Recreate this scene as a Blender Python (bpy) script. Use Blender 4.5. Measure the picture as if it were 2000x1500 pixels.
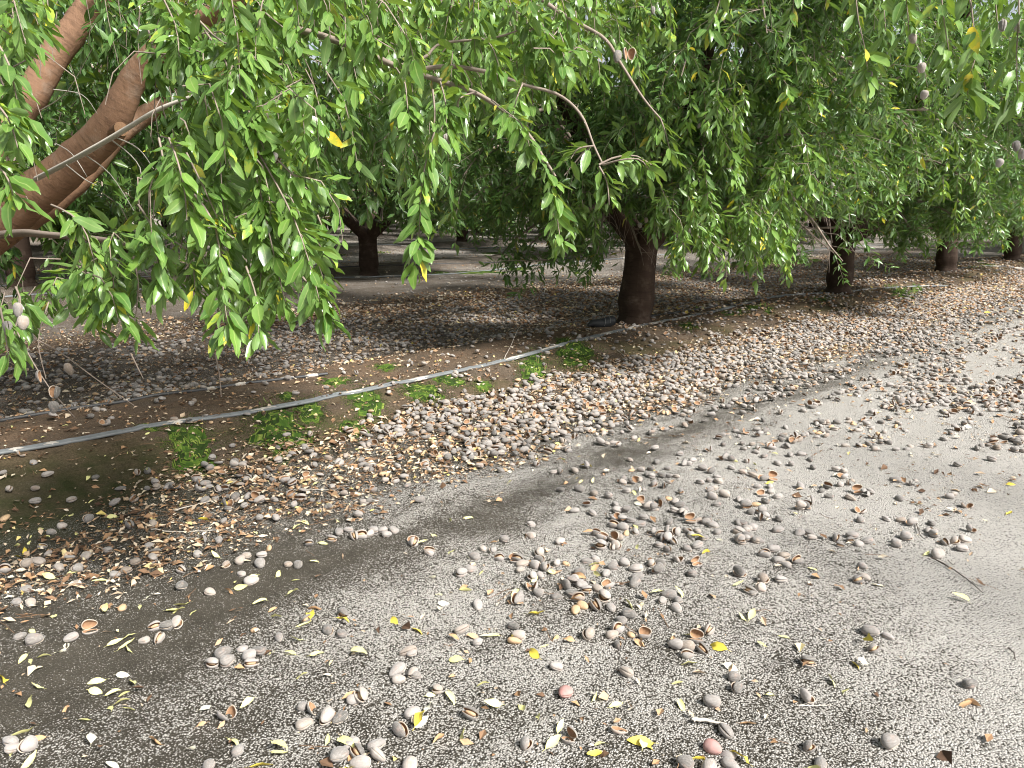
import bpy, math
import numpy as np
R=np.random.RandomState
rng=R(7)
# ---------------------------------------------------------------- camera, light, exposure
for o in list(bpy.data.objects): bpy.data.objects.remove(o)
S=bpy.context.scene; COL=S.collection
H=1.35; FPX=1500.0; PITCH=math.atan(345/1500)
cam=bpy.data.cameras.new('camera'); co=bpy.data.objects.new('camera',cam); COL.objects.link(co)
co.location=(0,0,H); co.rotation_euler=(math.pi/2-PITCH,0,0)
cam.sensor_width=36; cam.lens=36*FPX/2000; cam.clip_end=2000; cam.clip_start=.05; S.camera=co
SUN=np.array((.62,-.52,.80)); SUN/=np.linalg.norm(SUN)
w=bpy.data.worlds.new('World'); S.world=w; w.use_nodes=True
nt=w.node_tree; nt.nodes.clear()
sky=nt.nodes.new('ShaderNodeTexSky'); sky.sky_type='NISHITA'; sky.sun_disc=False
sky.sun_elevation=math.asin(SUN[2]); sky.sun_rotation=math.atan2(SUN[0],SUN[1]); sky.dust_density=3
hs=nt.nodes.new('ShaderNodeHueSaturation'); hs.inputs['Saturation'].default_value=.4
bg=nt.nodes.new('ShaderNodeBackground'); bg.inputs[1].default_value=.098
ow=nt.nodes.new('ShaderNodeOutputWorld')
nt.links.new(sky.outputs[0],hs.inputs['Color']); nt.links.new(hs.outputs[0],bg.inputs[0]); nt.links.new(bg.outputs[0],ow.inputs[0])
sl=bpy.data.lights.new('sun','SUN'); sl.energy=4.6; sl.angle=math.radians(11); sl.color=(1,.98,.945)
so=bpy.data.objects.new('sun',sl); COL.objects.link(so)
from mathutils import Vector, Matrix, Euler
so.rotation_euler=Vector(SUN).to_track_quat('Z','Y').to_euler()
S.render.engine='CYCLES'
S.view_settings.view_transform='Standard'; S.view_settings.look='None'; S.view_settings.gamma=1; S.view_settings.exposure=.9
S.cycles.filter_width=1.05; S.cycles.max_bounces=6; S.cycles.transparent_max_bounces=4; S.cycles.diffuse_bounces=4; S.cycles.glossy_bounces=2; S.cycles.transmission_bounces=3
# ---------------------------------------------------------------- projection helpers (a: along the tree row, s: across the rows)
CP,SP=math.cos(PITCH),math.sin(PITCH); Q=math.sqrt(.5)
def at(px,py,z=0.0):
    x=px-1000.;u=750.-py; fw=FPX*CP+u*SP; zz=u*CP-FPX*SP; t=(z-H)/zz
    return x*t,fw*t
ORD2='first second third fourth fifth sixth seventh eighth ninth tenth eleventh twelfth'.split()
def ray(px,py,d):
    x=px-1000.;u=750.-py; t=d/FPX
    return np.array((x*t,(FPX*CP+u*SP)*t,H+(u*CP-FPX*SP)*t))
def pix(P):
    P=np.asarray(P,float); y=P[...,1]; z=P[...,2]-H
    d=y*CP-z*SP; u=(z*CP+y*SP)/np.maximum(d,1e-3)*FPX
    return 1000+P[...,0]/np.maximum(d,1e-3)*FPX,750-u,d
def xy(a,s): return (a-s)*Q,(a+s)*Q
def as_(x,y): return (x+y)*Q,(y-x)*Q
# ---------------------------------------------------------------- value noise
_t=R(3).rand(256,256)
def vn(x,y,sc,seed=0):
    x=np.asarray(x,float)*sc+seed*17.3; y=np.asarray(y,float)*sc+seed*9.1
    xi=np.floor(x).astype(int); yi=np.floor(y).astype(int); fx=x-xi; fy=y-yi
    fx=fx*fx*(3-2*fx); fy=fy*fy*(3-2*fy)
    g=lambda i,j:_t[i&255,j&255]
    return (g(xi,yi)*(1-fx)+g(xi+1,yi)*fx)*(1-fy)+(g(xi,yi+1)*(1-fx)+g(xi+1,yi+1)*fx)*fy
def fbm(x,y,sc,seed=0,o=4):
    r=0;am=.5;tot=0
    for i in range(o): r=r+am*vn(x,y,sc*2**i,seed+i*5); tot+=am; am*=.5
    return r/tot
def sm(e0,e1,x): t=np.clip((x-e0)/(e1-e0),0,1); return t*t*(3-2*t)
ROWS=[4.8,14.3,21.7,29.1,36.7,44.3,52]
def ground_z(x,y):
    x=np.asarray(x,float); y=np.asarray(y,float); a,s=as_(x,y); z=0
    wob=(fbm(a,s,.8,2,2)-.5)*.25
    for r in ROWS+[-3.6]:
        d=np.abs(s-r+wob); z=z+.12*(1-sm(.25,1.15,d))
    dist=np.hypot(x,y)
    onb=np.exp(-((s-4.6)/.8)**2)
    z=z+(fbm(x,y,.5,11,3)-.5)*.05+(fbm(x,y,5,21,3)-.5)*(.012+.035*onb)+(vn(a,s*2.5,9,31)-.5)*.006+(fbm(x,y,13,33,3)-.5)*.03*onb
    z=z+(fbm(x,y,38,41,2)-.5)*.006*(dist<9)
    z=z-.012*np.exp(-((s-2.4)/.3)**2)
    return z
# ---------------------------------------------------------------- object helpers
def tag(o,label=None,cat=None,group=None,kind=None):
    if label: o['label']=label
    if cat: o['category']=cat
    if group: o['group']=group
    if kind: o['kind']=kind
    return o
def make_mesh(name,V,F,mats,uv=None,attrs=None,smooth=True,mi=None):
    """V (n,3); F (m,k) array or list of such arrays; uv per vertex; attrs {name: per face}"""
    if not isinstance(F,list): F=[F]
    F=[np.asarray(f,np.int32) for f in F if len(f)]
    m=bpy.data.meshes.new(name); V=np.asarray(V,np.float32)
    m.vertices.add(len(V)); m.vertices.foreach_set('co',V.ravel())
    li=np.concatenate([f.ravel() for f in F]); n=sum(len(f) for f in F)
    lt=np.concatenate([np.full(len(f),f.shape[1],np.int32) for f in F]); ls=np.concatenate([[0],np.cumsum(lt)[:-1]]).astype(np.int32)
    m.loops.add(len(li)); m.loops.foreach_set('vertex_index',li.astype(np.int32))
    m.polygons.add(n); m.polygons.foreach_set('loop_start',ls)
    try: m.polygons.foreach_set('loop_total',lt)
    except Exception: pass
    m.polygons.foreach_set('use_smooth',np.full(n,smooth))
    for mt in (mats if isinstance(mats,(list,tuple)) else [mats]): m.materials.append(mt)
    if mi is not None: m.polygons.foreach_set('material_index',np.asarray(mi,np.int32))
    if uv is not None:
        l=m.uv_layers.new(name='UVMap'); l.data.foreach_set('uv',np.asarray(uv,np.float32)[li].ravel())
    for k,v in (attrs or {}).items():
        dom='FACE' if len(v)==n else 'POINT'
        at_=m.attributes.new(k,'FLOAT',dom); at_.data.foreach_set('value',np.asarray(v,np.float32))
    m.update(calc_edges=True); m.validate(); return m
def add(name,mesh,parent=None,loc=(0,0,0),rot=(0,0,0)):
    o=bpy.data.objects.new(name,mesh); COL.objects.link(o); o.location=loc; o.rotation_euler=rot
    if parent is not None: o.parent=parent
    return o
def empty(name,loc=(0,0,0),rz=0):
    o=bpy.data.objects.new(name,None); COL.objects.link(o); o.location=loc; o.rotation_euler=(0,0,rz); o.empty_display_size=.2; return o
class MB:
    def __init__(s): s.V=[];s.F={};s.n=0;s.uv=[];s.at={}
    def add(s,V,F,rnd=0.5,uv=None):
        V=np.asarray(V).reshape(-1,3); s.V.append(V); F=np.asarray(F); k=F.shape[1]
        s.F.setdefault(k,[]).append(F+s.n); s.at.setdefault(k,[]).append(np.broadcast_to(rnd,(len(F),)).astype(float))
        s.uv.append(uv if uv is not None else np.zeros((len(V),2))); s.n+=len(V)
    def mesh(s,name,mats,smooth=True):
        ks=sorted(s.F); return make_mesh(name,np.concatenate(s.V),[np.concatenate(s.F[k]) for k in ks],mats,uv=np.concatenate(s.uv),
            attrs={'rnd':np.concatenate([np.concatenate(s.at[k]) for k in ks])},smooth=smooth)
def norm(v): return v/np.maximum(np.linalg.norm(v,axis=-1,keepdims=True),1e-9)
def tubes(P,Rd,sides=6,wob=None):
    """P (S,K,3) polylines, Rd (S,K) radii -> verts, quads"""
    P=np.asarray(P,float); 
    if P.ndim==2: P=P[None]
    Rd=np.broadcast_to(np.asarray(Rd,float),P.shape[:2]); Sn,K,_=P.shape
    T=norm(np.gradient(P,axis=1)); ref=np.zeros_like(T)
    mean=norm(T.mean(1)); ax=np.argmin(np.abs(mean),axis=1); ref[np.arange(Sn),:,:]=np.eye(3)[ax][:,None,:]
    U=norm(np.cross(T,ref)); W=np.cross(T,U)
    th=np.arange(sides)/sides*2*np.pi
    rr=Rd[:,:,None,None]*(1 if wob is None else wob)
    V=P[:,:,None,:]+rr*(U[:,:,None,:]*np.cos(th)[None,None,:,None]+W[:,:,None,:]*np.sin(th)[None,None,:,None])
    i=np.arange(K-1)[:,None]*sides; j=np.arange(sides)[None,:]; jn=(j+1)%sides
    q=np.stack([i+j,i+jn,i+sides+jn,i+sides+j],-1).reshape(-1,4)
    F=(q[None]+(np.arange(Sn)*K*sides)[:,None,None]).reshape(-1,4)
    uv=np.zeros((Sn,K,sides,2)); uv[...,0]=np.arange(sides)/sides
    L=np.concatenate([np.zeros((Sn,1)),np.cumsum(np.linalg.norm(np.diff(P,axis=1),axis=-1),1)],1); uv[...,1]=L[:,:,None]
    return V.reshape(-1,3),F,uv.reshape(-1,2)
def smooth_line(pts,K):
    pts=np.asarray(pts,float); n=len(pts); t=np.linspace(0,n-1,K); i=np.clip(t.astype(int),0,n-2); f=(t-i)[:,None]
    g=lambda k:pts[np.clip(k,0,n-1)]
    p0,p1,p2,p3=g(i-1),g(i),g(i+1),g(i+2)
    return .5*((2*p1)+(-p0+p2)*f+(2*p0-5*p1+4*p2-p3)*f**2+(-p0+3*p1-3*p2+p3)*f**3)
# ---------------------------------------------------------------- materials
def mat(name):
    m=bpy.data.materials.new(name); m.use_nodes=True; n=m.node_tree; b=n.nodes['Principled BSDF']; return m,n,b
def N(n,t,**k):
    x=n.nodes.new('ShaderNode'+t)
    for a,v in k.items():
        if a in x.inputs.keys(): x.inputs[a].default_value=v
        else: setattr(x,a,v)
    return x
def ramp(n,src,stops,interp='LINEAR'):
    r=n.nodes.new('ShaderNodeValToRGB'); r.color_ramp.interpolation=interp
    e=r.color_ramp.elements
    while len(e)<len(stops): e.new(.5)
    for q,(p,c) in zip(e,stops): q.position=p; q.color=(*c,1) if len(c)==3 else c
    n.links.new(src,r.inputs[0]); return r.outputs[0]
def math_(n,op,a,b=None,c=None,clamp=False):
    x=n.nodes.new('ShaderNodeMath'); x.operation=op; x.use_clamp=clamp
    for i,v in enumerate((a,b,c)):
        if v is None: continue
        if isinstance(v,(int,float)): x.inputs[i].default_value=v
        else: n.links.new(v,x.inputs[i])
    return x.outputs[0]
def mix(n,f,a,b,blend='MIX'):
    x=n.nodes.new('ShaderNodeMix'); x.data_type='RGBA'; x.blend_type=blend
    for k,v in ((0,f),(6,a),(7,b)):
        if isinstance(v,(int,float)): x.inputs[k].default_value=v
        elif isinstance(v,tuple): x.inputs[k].default_value=(*v,1)
        else: n.links.new(v,x.inputs[k])
    return x.outputs[2]
def noise(n,scale,detail=3,rough=.6,vec=None,dist=0):
    x=N(n,'TexNoise',Scale=scale,Detail=detail,Roughness=rough,Distortion=dist)
    if vec is not None: n.links.new(vec,x.inputs['Vector'])
    return x.outputs[0]
def bump(n,b,h,strength=.5,dist=.01,prev=None):
    x=N(n,'Bump',Strength=strength,Distance=dist); n.links.new(h,x.inputs['Height'])
    if prev is not None: n.links.new(prev,x.inputs['Normal'])
    n.links.new(x.outputs[0],b.inputs['Normal']); return x.outputs[0]
def attr(n,k): x=n.nodes.new('ShaderNodeAttribute'); x.attribute_name=k; return x.outputs['Fac']
def objv(n,scale=None):
    t=n.nodes.new('ShaderNodeTexCoord').outputs['Object']
    if scale:
        m=n.nodes.new('ShaderNodeMapping'); m.inputs['Scale'].default_value=scale; n.links.new(t,m.inputs[0]); return m.outputs[0]
    return t
def ground_mat():
    m,n,b=mat('orchard_soil'); v=objv(n)
    crust_shade=attr(n,'crust_shade'); brown=attr(n,'brown'); alg=attr(n,'algae')
    vo=N(n,'TexVoronoi',Scale=165.0,Randomness=1.0); n.links.new(v,vo.inputs['Vector'])
    vo2=N(n,'TexVoronoi',Scale=260.0,Randomness=1.0); n.links.new(v,vo2.inputs['Vector'])
    n1=noise(n,95,4,.7,v); n2=noise(n,9,4,.6,v); n3=noise(n,420,2,.6,v)
    g=math_(n,'MULTIPLY_ADD',vo.outputs[0],-1.4,.74)            # grain tops
    g=math_(n,'ADD',g,math_(n,'MULTIPLY_ADD',n1,1.5,-.75)); g=math_(n,'ADD',g,math_(n,'MULTIPLY_ADD',n3,.9,-.45))
    g=math_(n,'ADD',g,math_(n,'MULTIPLY_ADD',n2,.5,-.25))
    thr=math_(n,'ADD',g,math_(n,'MULTIPLY_ADD',crust_shade,1.02,-.31))
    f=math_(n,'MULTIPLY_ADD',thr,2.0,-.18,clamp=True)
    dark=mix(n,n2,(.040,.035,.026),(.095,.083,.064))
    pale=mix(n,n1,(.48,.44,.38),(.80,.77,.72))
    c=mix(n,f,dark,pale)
    # fine salt of single sand grains on the dark crust
    sp=math_(n,'LESS_THAN',vo2.outputs[0],.2); sp=math_(n,'MULTIPLY',sp,math_(n,'GREATER_THAN',n3,.52))
    c=mix(n,math_(n,'MULTIPLY',sp,.55),c,(.5,.46,.4))
    bc=mix(n,math_(n,'MULTIPLY_ADD',n1,2.4,-.7,clamp=True),(.065,.042,.027),(.26,.18,.12)); bc=mix(n,math_(n,'GREATER_THAN',n3,.66),bc,(.34,.25,.17)); c=mix(n,brown,c,bc)
    ac=mix(n,n1,(.028,.035,.012),(.075,.085,.03)); c=mix(n,math_(n,'MULTIPLY',alg,math_(n,'MULTIPLY_ADD',n2,1.6,-.1,clamp=True)),c,ac)
    n.links.new(c,b.inputs['Base Color']); b.inputs['Roughness'].default_value=.95; b.inputs['Specular IOR Level'].default_value=.15
    hgt=math_(n,'MULTIPLY',g,math_(n,'MULTIPLY_ADD',crust_shade,.75,.45))
    bump(n,b,hgt,1.0,.011); return m
def leaf_mat(name,c1,c2,tr,rough=.31,yellow=True):
    m,n,b=mat(name); r=attr(n,'rnd'); uvn=n.nodes.new('ShaderNodeUVMap').outputs[0]
    sx=n.nodes.new('ShaderNodeSeparateXYZ'); n.links.new(uvn,sx.inputs[0])
    nz=noise(n,35,3,.6,objv(n))
    c=mix(n,r,c1,c2); c=mix(n,math_(n,'MULTIPLY_ADD',nz,.5,-.1,clamp=True),c,tuple(x*1.5 for x in c2))
    mid=math_(n,'LESS_THAN',math_(n,'ABSOLUTE',sx.outputs[1]),.09)
    c=mix(n,math_(n,'MULTIPLY',mid,.45),c,(.34,.42,.14))
    if yellow:
        yl=math_(n,'GREATER_THAN',r,.985); c=mix(n,yl,c,(.62,.47,.03))
        yg=math_(n,'MULTIPLY',math_(n,'GREATER_THAN',r,.93),math_(n,'GREATER_THAN',nz,.5)); c=mix(n,math_(n,'MULTIPLY',yg,.7),c,(.34,.40,.04))
    spn=noise(n,260,2,.6,objv(n)); c=mix(n,math_(n,'MULTIPLY',math_(n,'GREATER_THAN',spn,.7),.75),c,(.16,.10,.03))
    dust=noise(n,18,3,.6,objv(n)); c=mix(n,math_(n,'MULTIPLY_ADD',dust,.8,-.34,clamp=True),c,(.26,.33,.15))
    geo=n.nodes.new('ShaderNodeNewGeometry'); c2_=mix(n,math_(n,'MULTIPLY',geo.outputs['Backfacing'],.35),c,(.2,.3,.13))
    n.links.new(c2_,b.inputs['Base Color']); b.inputs['Roughness'].default_value=rough; b.inputs['Specular IOR Level'].default_value=.55
    t=N(n,'BsdfTranslucent'); tc=mix(n,.75,c,tr); n.links.new(tc,t.inputs[0])
    ms=N(n,'MixShader'); ms.inputs[0].default_value=.2
    n.links.new(b.outputs[0],ms.inputs[1]); n.links.new(t.outputs[0],ms.inputs[2])
    n.links.new(ms.outputs[0],n.nodes['Material Output'].inputs[0])
    bump(n,b,nz,.25,.003); return m
def bark_mat(name,dark,light,grey):
    m,n,b=mat(name); v=objv(n); uvn=n.nodes.new('ShaderNodeUVMap').outputs[0]
    mp=n.nodes.new('ShaderNodeMapping'); mp.inputs['Scale'].default_value=(5,60,1); n.links.new(uvn,mp.inputs[0])
    lent=noise(n,1,3,.7,mp.outputs[0],.4); n1=noise(n,7,5,.65,v); n2=noise(n,45,4,.7,v)
    st=noise(n,1,4,.7,objv(n,(38,38,7)),.5)
    c=mix(n,n1,dark,light); c=mix(n,math_(n,'MULTIPLY_ADD',n1,3.2,-1.75,clamp=True),c,grey)
    c=mix(n,math_(n,'MULTIPLY_ADD',lent,2.6,-1.3,clamp=True),c,tuple(x*.45 for x in dark))
    c=mix(n,math_(n,'MULTIPLY_ADD',n2,2.0,-1.25,clamp=True),c,tuple(x*1.3 for x in grey))
    n.links.new(c,b.inputs['Base Color']); b.inputs['Roughness'].default_value=.85; b.inputs['Specular IOR Level'].default_value=.2
    h=math_(n,'ADD',math_(n,'MULTIPLY',lent,.5),math_(n,'ADD',math_(n,'MULTIPLY',n2,.7),math_(n,'MULTIPLY',st,.8)))
    bump(n,b,h,.55,.008); return m
def rnd2(n):
    oi=n.nodes.new('ShaderNodeObjectInfo'); return math_(n,'FRACT',math_(n,'ADD',attr(n,'rnd'),oi.outputs['Random']))
def hull_mat():
    m,n,b=mat('hull_velvet'); r=rnd2(n); v=objv(n)
    c=ramp(n,r,[(0,(.10,.095,.085)),(.18,(.17,.155,.14)),(.4,(.25,.23,.21)),(.7,(.34,.31,.285)),(.85,(.38,.33,.285)),(1,(.24,.19,.145))])
    n1=noise(n,90,4,.7,v); n2=noise(n,1,3,.6,objv(n,(60,420,420))); n3=noise(n,38,2,.5,v)
    c=mix(n,math_(n,'MULTIPLY_ADD',n1,1.5,-.65,clamp=True),c,(.17,.145,.12)); c=mix(n,math_(n,'MULTIPLY_ADD',n2,1.6,-.75,clamp=True),c,(.50,.465,.43))
    c=mix(n,math_(n,'MULTIPLY_ADD',n3,3,-1.75,clamp=True),c,(.36,.25,.2))
    n.links.new(c,b.inputs['Base Color']); b.inputs['Roughness'].default_value=.9; b.inputs['Specular IOR Level'].default_value=.2
    b.inputs['Sheen Weight'].default_value=.25
    bump(n,b,math_(n,'ADD',n2,n1),.6,.0016); return m
def simple(name,c1,c2,scale=60,rough=.8,bs=.3,bd=.002,use_rnd=False,stops=None,spec=.25):
    m,n,b=mat(name); v=objv(n); n1=noise(n,scale,4,.65,v)
    if use_rnd:
        c=ramp(n,rnd2(n),stops); c=mix(n,math_(n,'MULTIPLY_ADD',n1,1.4,-.6,clamp=True),c,mix(n,.5,c,c2))
    else: c=mix(n,n1,c1,c2)
    n.links.new(c,b.inputs['Base Color']); b.inputs['Roughness'].default_value=rough; b.inputs['Specular IOR Level'].default_value=spec
    if bs: bump(n,b,n1,bs,bd)
    return m
M_ground=ground_mat()
M_leaf=leaf_mat('almond_leaf',(.015,.058,.014),(.095,.20,.042),(.30,.50,.05))  # darker leaf copy, doubles as painted shade on foliage behind
M_leafF=leaf_mat('almond_leaf_lit',(.034,.098,.018),(.155,.275,.05),(.38,.58,.04))  # brighter copy for front leaves, their light painted into the colour
M_bark=bark_mat('almond_bark',(.026,.017,.012),(.095,.062,.045),(.15,.115,.09))  # dark bark, with the shade on the row trunks painted in
M_bark0=bark_mat('reddish_bark',(.15,.085,.055),(.36,.21,.125),(.33,.27,.22))
M_twig=simple('twig_bark',(.20,.15,.12),(.34,.28,.23),80,.8)
M_dry=simple('dry_twig',(.42,.37,.31),(.62,.57,.5),60,.85)
M_darkstick=simple('dark_stick',(.06,.05,.04),(.13,.10,.08),60,.85)
M_hull=hull_mat()
M_inner=simple('hull_inside',(.16,.085,.045),(.42,.25,.14),120,.8,.5,.002)
M_rim=simple('hull_rim',(.42,.34,.26),(.6,.5,.4),90,.85)
M_nut=simple('nutshell',(.36,.22,.12),(.62,.45,.28),170,.75,.8,.002)
M_red=simple('red_stained_hull',(.36,.10,.08),(.45,.36,.33),28,.9,.4,.0015)
M_chaff=simple('leaf_chaff',(.1,.1,.1),(.12,.07,.04),60,.8,0,0,True,[(0,(.07,.04,.025)),(.2,(.20,.12,.07)),(.42,(.42,.25,.13)),(.62,(.52,.38,.25)),(.8,(.60,.50,.37)),(.94,(.68,.60,.47)),(1,(.70,.55,.14))])
M_yleaf=simple('yellow_leaf',(.62,.60,.20),(.80,.76,.38),45,.6,.3,.001,spec=.35)
M_vleaf=simple('vivid_yellow_leaf',(.70,.52,.05),(.80,.68,.12),30,.6,.3,.001,spec=.35)
M_tleaf=simple('tan_leaf',(.42,.22,.10),(.66,.45,.26),30,.7,.4,.001)
M_pleaf=simple('pale_leaf',(.62,.58,.42),(.78,.75,.60),30,.7,.4,.001)
M_hose=simple('grey_hose_plastic',(.10,.11,.115),(.21,.22,.22),14,.55,.2,.001,spec=.4)
M_hosed=simple('black_hose_plastic',(.03,.03,.032),(.09,.09,.09),10,.5,.2,.001,spec=.4)
M_mud=simple('dried_mud',(.38,.34,.29),(.64,.60,.54),70,.95,.8,.004)
M_moss=simple('moss',(.1,.1,.1),(.02,.05,.006),50,.75,0,0,True,[(0,(.014,.022,.004)),(.35,(.026,.055,.006)),(.7,(.05,.10,.012)),(.9,(.10,.16,.018)),(1,(.24,.28,.06))])
M_mossbase=simple('moss_cushion',(.012,.04,.005),(.045,.12,.012),120,.9,.8,.006)
M_grass=simple('grass_blade',(.10,.24,.03),(.30,.42,.10),30,.6,0)
M_black=simple('black_plastic',(.010,.011,.012),(.022,.024,.026),40,.6,.4,.004,spec=.3)
M_wire=simple('wire',(.2,.2,.19),(.3,.3,.29),40,.5,0)
# ---------------------------------------------------------------- ground sheet
def axis(segs,tail):
    out=[-x for x in tail[::-1]]
    for a0,a1,st in segs: out+=list(np.arange(a0,a1,st))
    return np.array(out+[segs[-1][1]]+[t for t in tail if t>segs[-1][1]])
A=axis([(-6,-.5,.25),(-.5,6,.027),(6,14,.06),(14,30,.16),(30,90,.8)],[30,80,250,900]); A=np.unique(A)
B=axis([(-6,0,.2),(0,5.6,.027),(5.6,10,.06),(10,16,.12),(16,60,.35)],[30,120,300,900]); B=np.unique(B)
ga,gs=np.meshgrid(A,B,indexing='ij'); gx,gy=xy(ga,gs); gz=ground_z(gx,gy)
far=np.hypot(gx,gy)>120; gz=np.where(far,0,gz)
na,nb=len(A),len(B); i=np.arange(na-1)[:,None]*nb; j=np.arange(nb-1)[None,:]
gF=np.stack([i+j,i+nb+j,i+nb+j+1,i+j+1],-1).reshape(-1,4)
def masks(a,s,x,y):
    w1=(fbm(a*.5,s,1.6,51,4)-.5); w2=(fbm(a,s*1.4,3.5,61,3)-.5); w3=(fbm(a*.6,s*2,5,71,3)-.5)
    st=s+w1*.7
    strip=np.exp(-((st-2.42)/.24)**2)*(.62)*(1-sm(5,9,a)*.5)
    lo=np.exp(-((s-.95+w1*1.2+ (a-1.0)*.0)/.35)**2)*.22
    crust_shade=.68-strip*.62-lo*.8+w2*.35+w3*.35
    crust_shade+=.48*sm(.6,3.0,a-s*1.0)*(1-sm(1.8,2.6,s))            # pale sand, with open-sky brightness painted in toward the alley
    crust_shade-=.42*(1-sm(.25,1.2,a-(s-1.6)*.8))           # soft canopy shade painted in toward the bottom left corner
    up=sm(2.62,3.0,st); crust_shade=crust_shade*(1-up)+up*(.22+w2*.6+w3*.3+.2*sm(4,9,a))
    berm=sm(3.55,4.0,s)*(1-sm(5.3,5.7,s)); crust_shade=crust_shade*(1-berm)+berm*(-.1)
    brown=berm*np.clip(.75+w2*1.2,0,1)
    for r in ROWS[1:]:
        d=np.abs(s-r); bb=1-sm(.8,1.3,d); brown=np.maximum(brown,bb*.55); crust_shade=crust_shade*(1-bb)
    bk=sm(5.5,6,s); crust_shade=crust_shade*(1-bk)+bk*(.30+w2*.5+.25*sm(6,14,a)); 
    b2=np.exp(-((s-8.6)/.8)**2); brown=np.maximum(brown,b2*.8); brown=np.maximum(brown,.35*bk)
    brown=np.maximum(brown,.38*sm(9,10,s))
    # pale strip of floor in front of the third row
    crust_shade+=.28*np.exp(-((s-17.5)/1.6)**2)+.2*np.exp(-((s-25)/1.5)**2)
    # browner band on the bare ground behind the first row
    brown=np.maximum(brown,.35*sm(9.3,10,s)*(1-sm(12.5,13.2,s)))
    alg=np.exp(-((s-3.85)/.35)**2)*(1-sm(.9,1.7,a))*1.1+np.exp(-((s-4.15)/.35)**2)*np.clip((w2+.08)*3,0,.8)
    return np.clip(crust_shade,0,1),np.clip(brown,0,1),np.clip(alg,0,1)
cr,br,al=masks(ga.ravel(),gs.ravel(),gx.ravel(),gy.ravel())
gm=make_mesh('ground',np.stack([gx.ravel(),gy.ravel(),gz.ravel()],1),gF[:,::-1],M_ground,attrs={'crust_shade':cr,'brown':br,'algae':al})
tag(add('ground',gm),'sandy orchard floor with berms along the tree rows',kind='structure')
# ---------------------------------------------------------------- leaves
LODS={0:(np.array([0,.17,.24,.42,.62,.82,.93,1.]),np.array([.035,.035,.42,.95,1,.66,.3,.01])),
      1:(np.array([0,.2,.45,.75,1.]),np.array([.05,.3,1,.75,.02])),
      2:(np.array([0,.45,1.]),np.array([.12,1,.03]))}
def leaves(mb,P,D,Nn,L,W,curl,rnd,lod=0,fold=.35):
    u,wd=LODS[lod]; K=len(u); n=len(P)
    D=norm(D); Nn=norm(Nn-D*np.sum(Nn*D,-1,keepdims=True)); B_=np.cross(D,Nn); bd=rng.normal(0,.11,n)[:,None,None,None]; wv=rng.normal(0,.05,(n,K))[:,:,None,None]; wv[:,:2]=0
    v=np.array([-1,0,1.])
    L=L[:,None,None,None];W=W[:,None,None,None];c=curl[:,None,None,None]
    uu=u[None,:,None,None]; vv=v[None,None,:,None]; ww=wd[None,:,None,None]
    V=P[:,None,None,:]+D[:,None,None,:]*L*uu*(1-.25*np.abs(c)*uu)+B_[:,None,None,:]*W*ww*vv+Nn[:,None,None,:]*(np.abs(vv)*W*ww*fold-c*L*uu**2+wv*L*.5)+B_[:,None,None,:]*bd*L*uu**2
    i=np.arange(K-1)[:,None]*3; j=np.arange(2)[None,:]; q=np.stack([i+j,i+j+1,i+3+j+1,i+3+j],-1).reshape(-1,4)
    F=(q[None]+(np.arange(n)*K*3)[:,None,None]).reshape(-1,4)
    uv=np.zeros((n,K,3,2)); uv[...,0]=u[None,:,None]; uv[...,1]=v[None,None,:]
    mb.add(V,F,np.repeat(rnd,len(q)),uv.reshape(-1,2))
def shoots(r,P0,D0,L,g,K=7):
    """hanging shoots -> (S,K,3)"""
    t=np.linspace(0,1,K)[None,:,None]; D0=norm(D0)[:,None,:]; G=g[:,None,None]
    d=norm(D0*(1-t*G)+np.array([0,0,-1.])*(t*G*1.5)+r.normal(0,.09,(len(P0),K,3)))
    st=d*(L/(K-1))[:,None,None]; st[:,0]=0
    return P0[:,None,:]+np.cumsum(st,1)
def leaf_on(r,mbl,PL,n,lod,ll=.085,spread=.75,t0=.06,keep=None,hang=.75,wf=.14):
    """n leaves on each polyline"""
    Sn,K,_=PL.shape; t=np.sort(t0+(1-t0)*r.rand(Sn,n)**.85,axis=1); t=np.round(t*n*.55)/(n*.55); t=np.clip(t+r.normal(0,.008,t.shape),0,1)
    x=t*(K-1); i=np.clip(x.astype(int),0,K-2); f=(x-i)[...,None]; ar=np.arange(Sn)[:,None]
    P=(PL[ar,i]*(1-f)+PL[ar,i+1]*f).reshape(-1,3); T=norm(PL[ar,i+1]-PL[ar,i]).reshape(-1,3)
    rad=r.normal(0,1,P.shape); rad-=T*np.sum(rad*T,-1,keepdims=True); rad=norm(rad)
    D=T*.45+rad*spread+np.array([0,0,-1.])*hang*(.6+.8*r.rand(len(P),1))
    Nn=rad*.5+np.array([0,0,.8])+r.normal(0,.45,P.shape)
    m=np.ones(len(P),bool) if keep is None else keep(P)
    P,D,Nn=P[m],D[m],Nn[m]; c=len(P)
    Ln=ll*np.clip(r.normal(1,.27,c),.4,1.6)*np.where(r.rand(c)<.15,.55,1)
    leaves(mbl,P,D,Nn,Ln,Ln*wf*r.uniform(.8,1.2,c),r.uniform(-.1,.35,c),r.rand(c),lod,fold=r.choice([.2,.35,.5]))
    return c
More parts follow.
